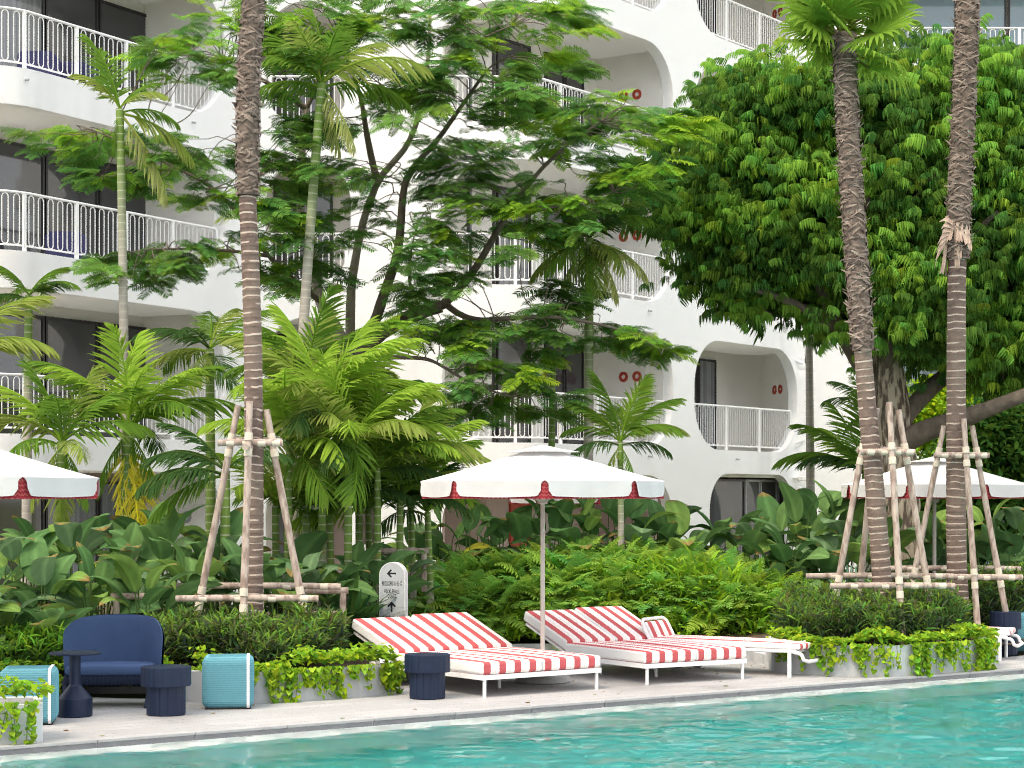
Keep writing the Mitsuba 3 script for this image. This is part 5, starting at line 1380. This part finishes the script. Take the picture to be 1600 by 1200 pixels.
strap_plant('strap leaves beside the left stake foot', 330, 22.3, .3, .6, 36, 84, (.08, .18, .04))
# ferns
r = np.random.default_rng(91)
FE = [fern_frond(r, .78, e, d, (.25, .46, .08), (.36, .56, .125), 17) for e, d in ((1.2, 1.5), (.95, 1.5), (.65, 1.2), (1.35, 1.1), (.3, .9))]
pos, azs, sc = [], [], []
def fern_top(px):   # image row of the top of the hedge at a column
    return np.interp(px, [630, 680, 740, 800, 850, 900, 960, 1020, 1080, 1140, 1190, 1230, 1265], [905, 872, 862, 850, 848, 842, 845, 842, 850, 862, 875, 895, 930])
for _ in range(520):
    px = r.uniform(632, 1262); q = r.random() ** .9
    Y = 26.5 + 2.3 * q
    ytop = fern_top(px); 
    x = (px - CX) / F * Y
    front = np.clip((Y - 26.35) / .9, 0, 1)
    ztop = at(0, ytop + 26, 27.6)[2]
    z = .2 + (ztop - .2 - .40) * front ** .7 * r.uniform(.86, 1.02)
    n = int(r.integers(9, 14)); a0 = r.random() * 6.28
    for i in range(n):
        pos.append((x + r.normal(0, .03), Y + r.normal(0, .03), z)); azs.append(a0 + i * 2.399); sc.append(r.uniform(.65, 1.1))
pos, azs, sc = np.array(pos), np.array(azs), np.array(sc); n = len(pos)
tc = place(FE, pos, azs, r.normal(0, .2, n), sc, r.normal(0, .25, n), greens(n, .65, 1.3, .14, r), r)
fk = 'fern_bed'
labels[fk] = {'label': 'dense hedge of bright green ferns behind the striped loungers', 'category': 'ferns', 'kind': 'stuff'}
put(fk, tc[0], 'leaf_mat', True, color=tc[1])
# lance leaved ground plants along the front of the fern bed
LA = [lance_leaf(.30, .020, 1.0, (.24, .44, .035), (.32, .52, .05), 5, 1.1), lance_leaf(.26, .018, .7, (.26, .48, .035), (.34, .54, .055), 5, .8)]
pos = []
for _ in range(4200):
    px = r.uniform(640, 1300); Y = 26.25 + .75 * r.random()
    hmax = np.interp(px, [640, 760, 860, 950, 1100, 1200, 1300], [.35, .45, .65, .95, 1.05, .8, .3])
    pos.append(((px - CX) / F * Y, Y - .15 * r.random(), .15 + hmax * np.clip((Y - 26.15) / .6, .1, 1) * r.random() ** .7))
pos = np.array(pos); n = len(pos)
tc = place(LA, pos, -1.57 + r.normal(0, 1.3, n), r.normal(0, .3, n), r.uniform(.7, 1.25, n), r.normal(0, .4, n), greens(n, .65, 1.3, .12, r), r)
put('lance_leaf_cover', tc[0], 'leaf_mat', True, color=tc[1]); labels['lance_leaf_cover'] = {'label': 'narrow bright leaves growing low along the front of the fern hedge', 'category': 'ground cover', 'kind': 'stuff'}

# low dark shrubs in the planters
def low_shrub(key, label, xy_poly, z0, h, n, seed, cols, size=.15):
    r = np.random.default_rng(seed); L = [lance_leaf(size, size * .075, .8, c, np.array(c) * 1.4, 4, .6) for c in cols]
    x0, y0, x1, y1 = xy_poly.bounds; pos = []
    while len(pos) < n:
        x, y = r.uniform(x0, x1, 4000), r.uniform(y0, y1, 4000)
        ok = shapely.contains(xy_poly, shapely.points(x, y)); pos += list(np.c_[x, y][ok])
    pos = np.array(pos[:n]); hz = h * (.55 + .75 * meshkit.noise(np.c_[pos * 2.6, pos[:, :1] * 0], seed))
    z = z0 + hz * (r.random(n) ** .6)
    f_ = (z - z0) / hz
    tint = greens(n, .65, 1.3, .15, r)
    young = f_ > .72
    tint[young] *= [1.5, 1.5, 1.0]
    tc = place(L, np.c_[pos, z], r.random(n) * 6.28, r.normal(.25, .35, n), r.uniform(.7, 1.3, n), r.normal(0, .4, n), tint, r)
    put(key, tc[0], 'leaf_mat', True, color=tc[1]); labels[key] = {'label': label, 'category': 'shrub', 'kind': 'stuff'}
SC = [(.072, .11, .054), (.09, .155, .05), (.11, .21, .05), (.06, .07, .056)]
low_shrub('low_shrub', 'low dark shrubs round the foot of the staked left palm', sg.Polygon([(-3.95, 20.9), (-3.2, 20.75), (-2.5, 20.25), (-2.0, 20.6), (-1.82, 21.2), (-1.9, 22.4), (-3.4, 22.4), (-4.0, 21.8)]), .25, .48, 12000, 101, SC)
low_shrub('low_shrub_001', 'low dark shrubs round the foot of the fan palm in the right planter', sg.Polygon([(3.15, 23.7), (3.6, 23.2), (4.3, 23.0), (4.9, 23.35), (5.4, 23.9), (5.75, 25.0), (5.6, 25.6), (3.6, 25.6)]), .28, .55, 13000, 102, SC)
low_shrub('low_shrub_002', 'low dark shrubs behind the striped lounger at the right edge', sg.Polygon([(5.9, 25.9), (8.2, 26.9), (8.2, 28.4), (5.4, 27.6)]), .25, .75, 9000, 103, SC)
low_shrub('low_shrub_003', 'low green planting behind the poufs and loveseat on the left', sg.Polygon([(-7, 19.8), (-4.4, 20.55), (-3.9, 20.5), (-3.9, 21.4), (-7, 21)]), .15, .42, 5000, 104, [(.10, .20, .035), (.13, .26, .04), (.06, .12, .03)], .17)
# ivy: pothos-like leaves over the planter rims, in strands down the walls
def ivy(key, label, rim, z, strands, seed, n_top, width=.35, size=.052):
    r = np.random.default_rng(seed); H = [heart_leaf(size, c) for c in ((.31, .50, .035), (.24, .42, .035), (.42, .58, .06), (.17, .32, .035))]
    ln = sg.LineString(spline(np.array(rim), 80)); Lr = ln.length
    pos, az_, tl_ = [], [], []
    def nrm(s):
        a, b = ln.interpolate(max(s - .03, 0)), ln.interpolate(min(s + .03, Lr)); d = np.array([b.x - a.x, b.y - a.y]); d /= np.linalg.norm(d); return np.array([d[1], -d[0]])   # outward
    for _ in range(n_top):
        s = r.random() * Lr; p = ln.interpolate(s); o = nrm(s); q = -r.random() * width + .05
        pos.append((p.x + o[0] * q, p.y + o[1] * q, z + .01 + .05 * r.random() + (.05 + .16 * r.random()) * meshkit.noise(np.array([[s * 3.3, 0, 0]]), seed)[0])); az_.append(math.atan2(o[1], o[0]) + r.normal(0, .9)); tl_.append(r.normal(-.25, .4))
    vines = []
    for (s0, w, drop, dens) in strands:
        for _ in range(max(3, dens // 8)):                         # single vines of uneven length, leaves alternating along them
            s = np.clip(s0 * Lr + r.normal(0, w * .75), 0, Lr); ln_ = drop * r.uniform(.25, 1.12); dd = 0.0; ph = r.random() * 6.28; drift = r.normal(0, .12)
            pv = []
            while dd < ln_:
                ss_ = np.clip(s + drift * dd + .018 * math.sin(9 * dd + ph), 0, Lr); p = ln.interpolate(ss_); o = nrm(ss_); q = .02 + .015 * r.random()
                pv.append([p.x + o[0] * q, p.y + o[1] * q, max(.015, z + .02 - dd)])
                for _k in range(2 if r.random() < .6 else 1):
                    q2 = q + .04 * r.random(); pos.append((p.x + o[0] * q2 + r.normal(0, .02), p.y + o[1] * q2 + r.normal(0, .01), max(.02, z + .02 - dd))); az_.append(math.atan2(o[1], o[0]) + r.normal(0, .9)); tl_.append(r.normal(-.85, .45))
                dd += r.uniform(.028, .06)
            if len(pv) > 1: vines.append(tube(pv, .003, 4, caps=False))
    pos = np.array(pos); n = len(pos)
    k = thing(key, label, 'ivy')
    tc = place(H, pos, np.array(az_), np.array(tl_), r.uniform(.6, 1.3, n), r.normal(0, .3, n), greens(n, .7, 1.2, .14, r), r)
    leafpart(k, 'leaves', tc, stuff=True)
    v, f = cat(vines); part(k, 'vines', (v, f), 'stem_mat', True, color=colrow(len(v), (.12, .16, .04)), stuff=True)
ivy('ivy', 'trailing ivy hanging over the curved planter between the pouf and the lounger', [(-3.2, 19.86), (-2.6, 19.78), (-2.2, 19.96), (-1.75, 20.26), (-1.36, 20.54), (-1.23, 20.85)], .31,
    [(.28, .10, .12, 30), (.40, .16, .34, 130), (.52, .14, .18, 80), (.62, .13, .33, 110), (.72, .10, .14, 60), (.80, .05, .26, 25), (.90, .11, .30, 110), (.97, .08, .33, 60)], 111, 900)
ivy('ivy', 'trailing ivy hanging in thick strands over the planter at the water edge', [(3.06, 23.6), (3.28, 23.06), (3.79, 22.75), (4.31, 22.70), (4.87, 23.03), (5.37, 23.40), (5.7, 23.74), (5.87, 24.4)], .35,
    [(.12, .12, .30, 70), (.24, .16, .34, 130), (.33, .10, .30, 90), (.40, .12, .34, 60), (.52, .13, .38, 150), (.63, .10, .34, 110), (.70, .06, .30, 30), (.78, .11, .37, 150), (.84, .08, .38, 60), (.60, .3, .1, 80)], 112, 1300)
ivy('ivy', 'pale ivy spilling over the planter box in the bottom left corner', [(-5.4, 16.13), (-4.6, 16.36), (-4.02, 16.53), (-3.93, 16.68), (-4.05, 17.1)], .33, [(.35, .10, .33, 60), (.50, .08, .33, 60), (.66, .07, .36, 70), (.45, .3, .10, 60)], 113, 330, .45)
ivy('ivy', 'low creeping ivy along the deck behind the loveseat', [(-5.2, 20.1), (-4.4, 20.33), (-3.6, 20.30), (-3.0, 20.1)], .22, [(.3, .3, .2, 60), (.75, .3, .2, 90), (.95, .25, .2, 60)], 114, 700, .5)
# fallen leaves on the deck
r = np.random.default_rng(131)
FLV = [lance_leaf(.10, .022, .9, c, c, 4, .15) for c in ((.30, .20, .05), (.20, .12, .05), (.34, .30, .07), (.14, .20, .04))]
xy = []
while len(xy) < 60:
    x, y = r.uniform(-4.4, 6.0), r.uniform(16.4, 26)
    if deck_in.buffer(-.05).contains(sg.Point(x, y)): xy.append((x, y, .004))
xy = np.array(xy); n = len(xy)
tc = place(FLV, xy, r.random(n) * 6.28, np.full(n, -.05), r.uniform(.5, 1.1, n), r.normal(0, .2, n), greens(n, .7, 1.2, .1, r), r)
put('fallen_leaves', tc[0], 'leaf_mat', True, color=tc[1]); labels['fallen_leaves'] = {'label': 'small dry leaves fallen on the pale pool deck', 'category': 'leaves', 'kind': 'stuff'}
# low wooden guard frames in the beds
def guard(label, p, w, h, az):
    k = thing('wooden_guard', label, 'fence'); d = np.array([math.cos(az), math.sin(az), 0]); p = np.asarray(p, float)
    for t in (-1, 0, 1) if w > .5 else (-1, 1):
        part(k, 'post', tube([p + d * w / 2 * t, p + d * w / 2 * t + [0, 0, h]], .038, 10), 'pole_wood', 40)
    part(k, 'rail', tube([p - d * (w / 2 + .06) + [0, 0, h + .03], p + d * (w / 2 + .06) + [0, 0, h + .03]], .04, 10), 'pole_wood', 40)
    part(k, 'rail', tube([p - d * (w / 2) + [0, .05, h * .45], p + d * (w / 2) + [0, .05, h * .45]], .03, 10), 'pole_wood', 40)
guard('low wooden guard frame above the blue loveseat', at(205, 985, 22.0), .32, at(0, 936, 22)[2] - at(0, 985, 22)[2], .05)
guard('low wooden guard frame between the staked palm and the sign', at(505, 985, 22.6), .45, at(0, 927, 22.6)[2] - at(0, 985, 22.6)[2], .1)
guard('low wooden guard frame behind the sign', at(632, 925, 25.6), .5, .5, .05)
# green slatted garden chair in the planting
k = thing('garden_chair', 'pale green slatted garden chair half hidden behind the fan palm stakes', 'chair')
mat('green_paint', (.16, .30, .20), .5, .4)
c = at(1327, 940, 27.2); c[2] = .32
for i in range(9): part(k, 'slat', tube(dense([c + [-.24 + .06 * i, .02, .36], c + [-.24 + .06 * i, .14, .62], c + [-.24 + .06 * i, .20, .80 - .01 * abs(i - 4)]], 6), .012, 6), 'green_paint', 40)
for i in range(7): part(k, 'seat_slat', box((c[0], c[1] - .42 + .07 * i, c[2] + .36), (.52, .045, .015)), 'green_paint')
for sx in (-.27, .27):
    part(k, 'arm', tube([c + [sx, -.45, .56], c + [sx, .1, .60]], .016, 8), 'green_paint', 40)
    for y in (-.42, .02): part(k, 'leg', tube([c + [sx, y, -.1], c + [sx, y, .56]], .015, 8), 'green_paint', 40)
for key in [k_ for k_, v_ in scene.items() if v_ is None]: del scene[key]
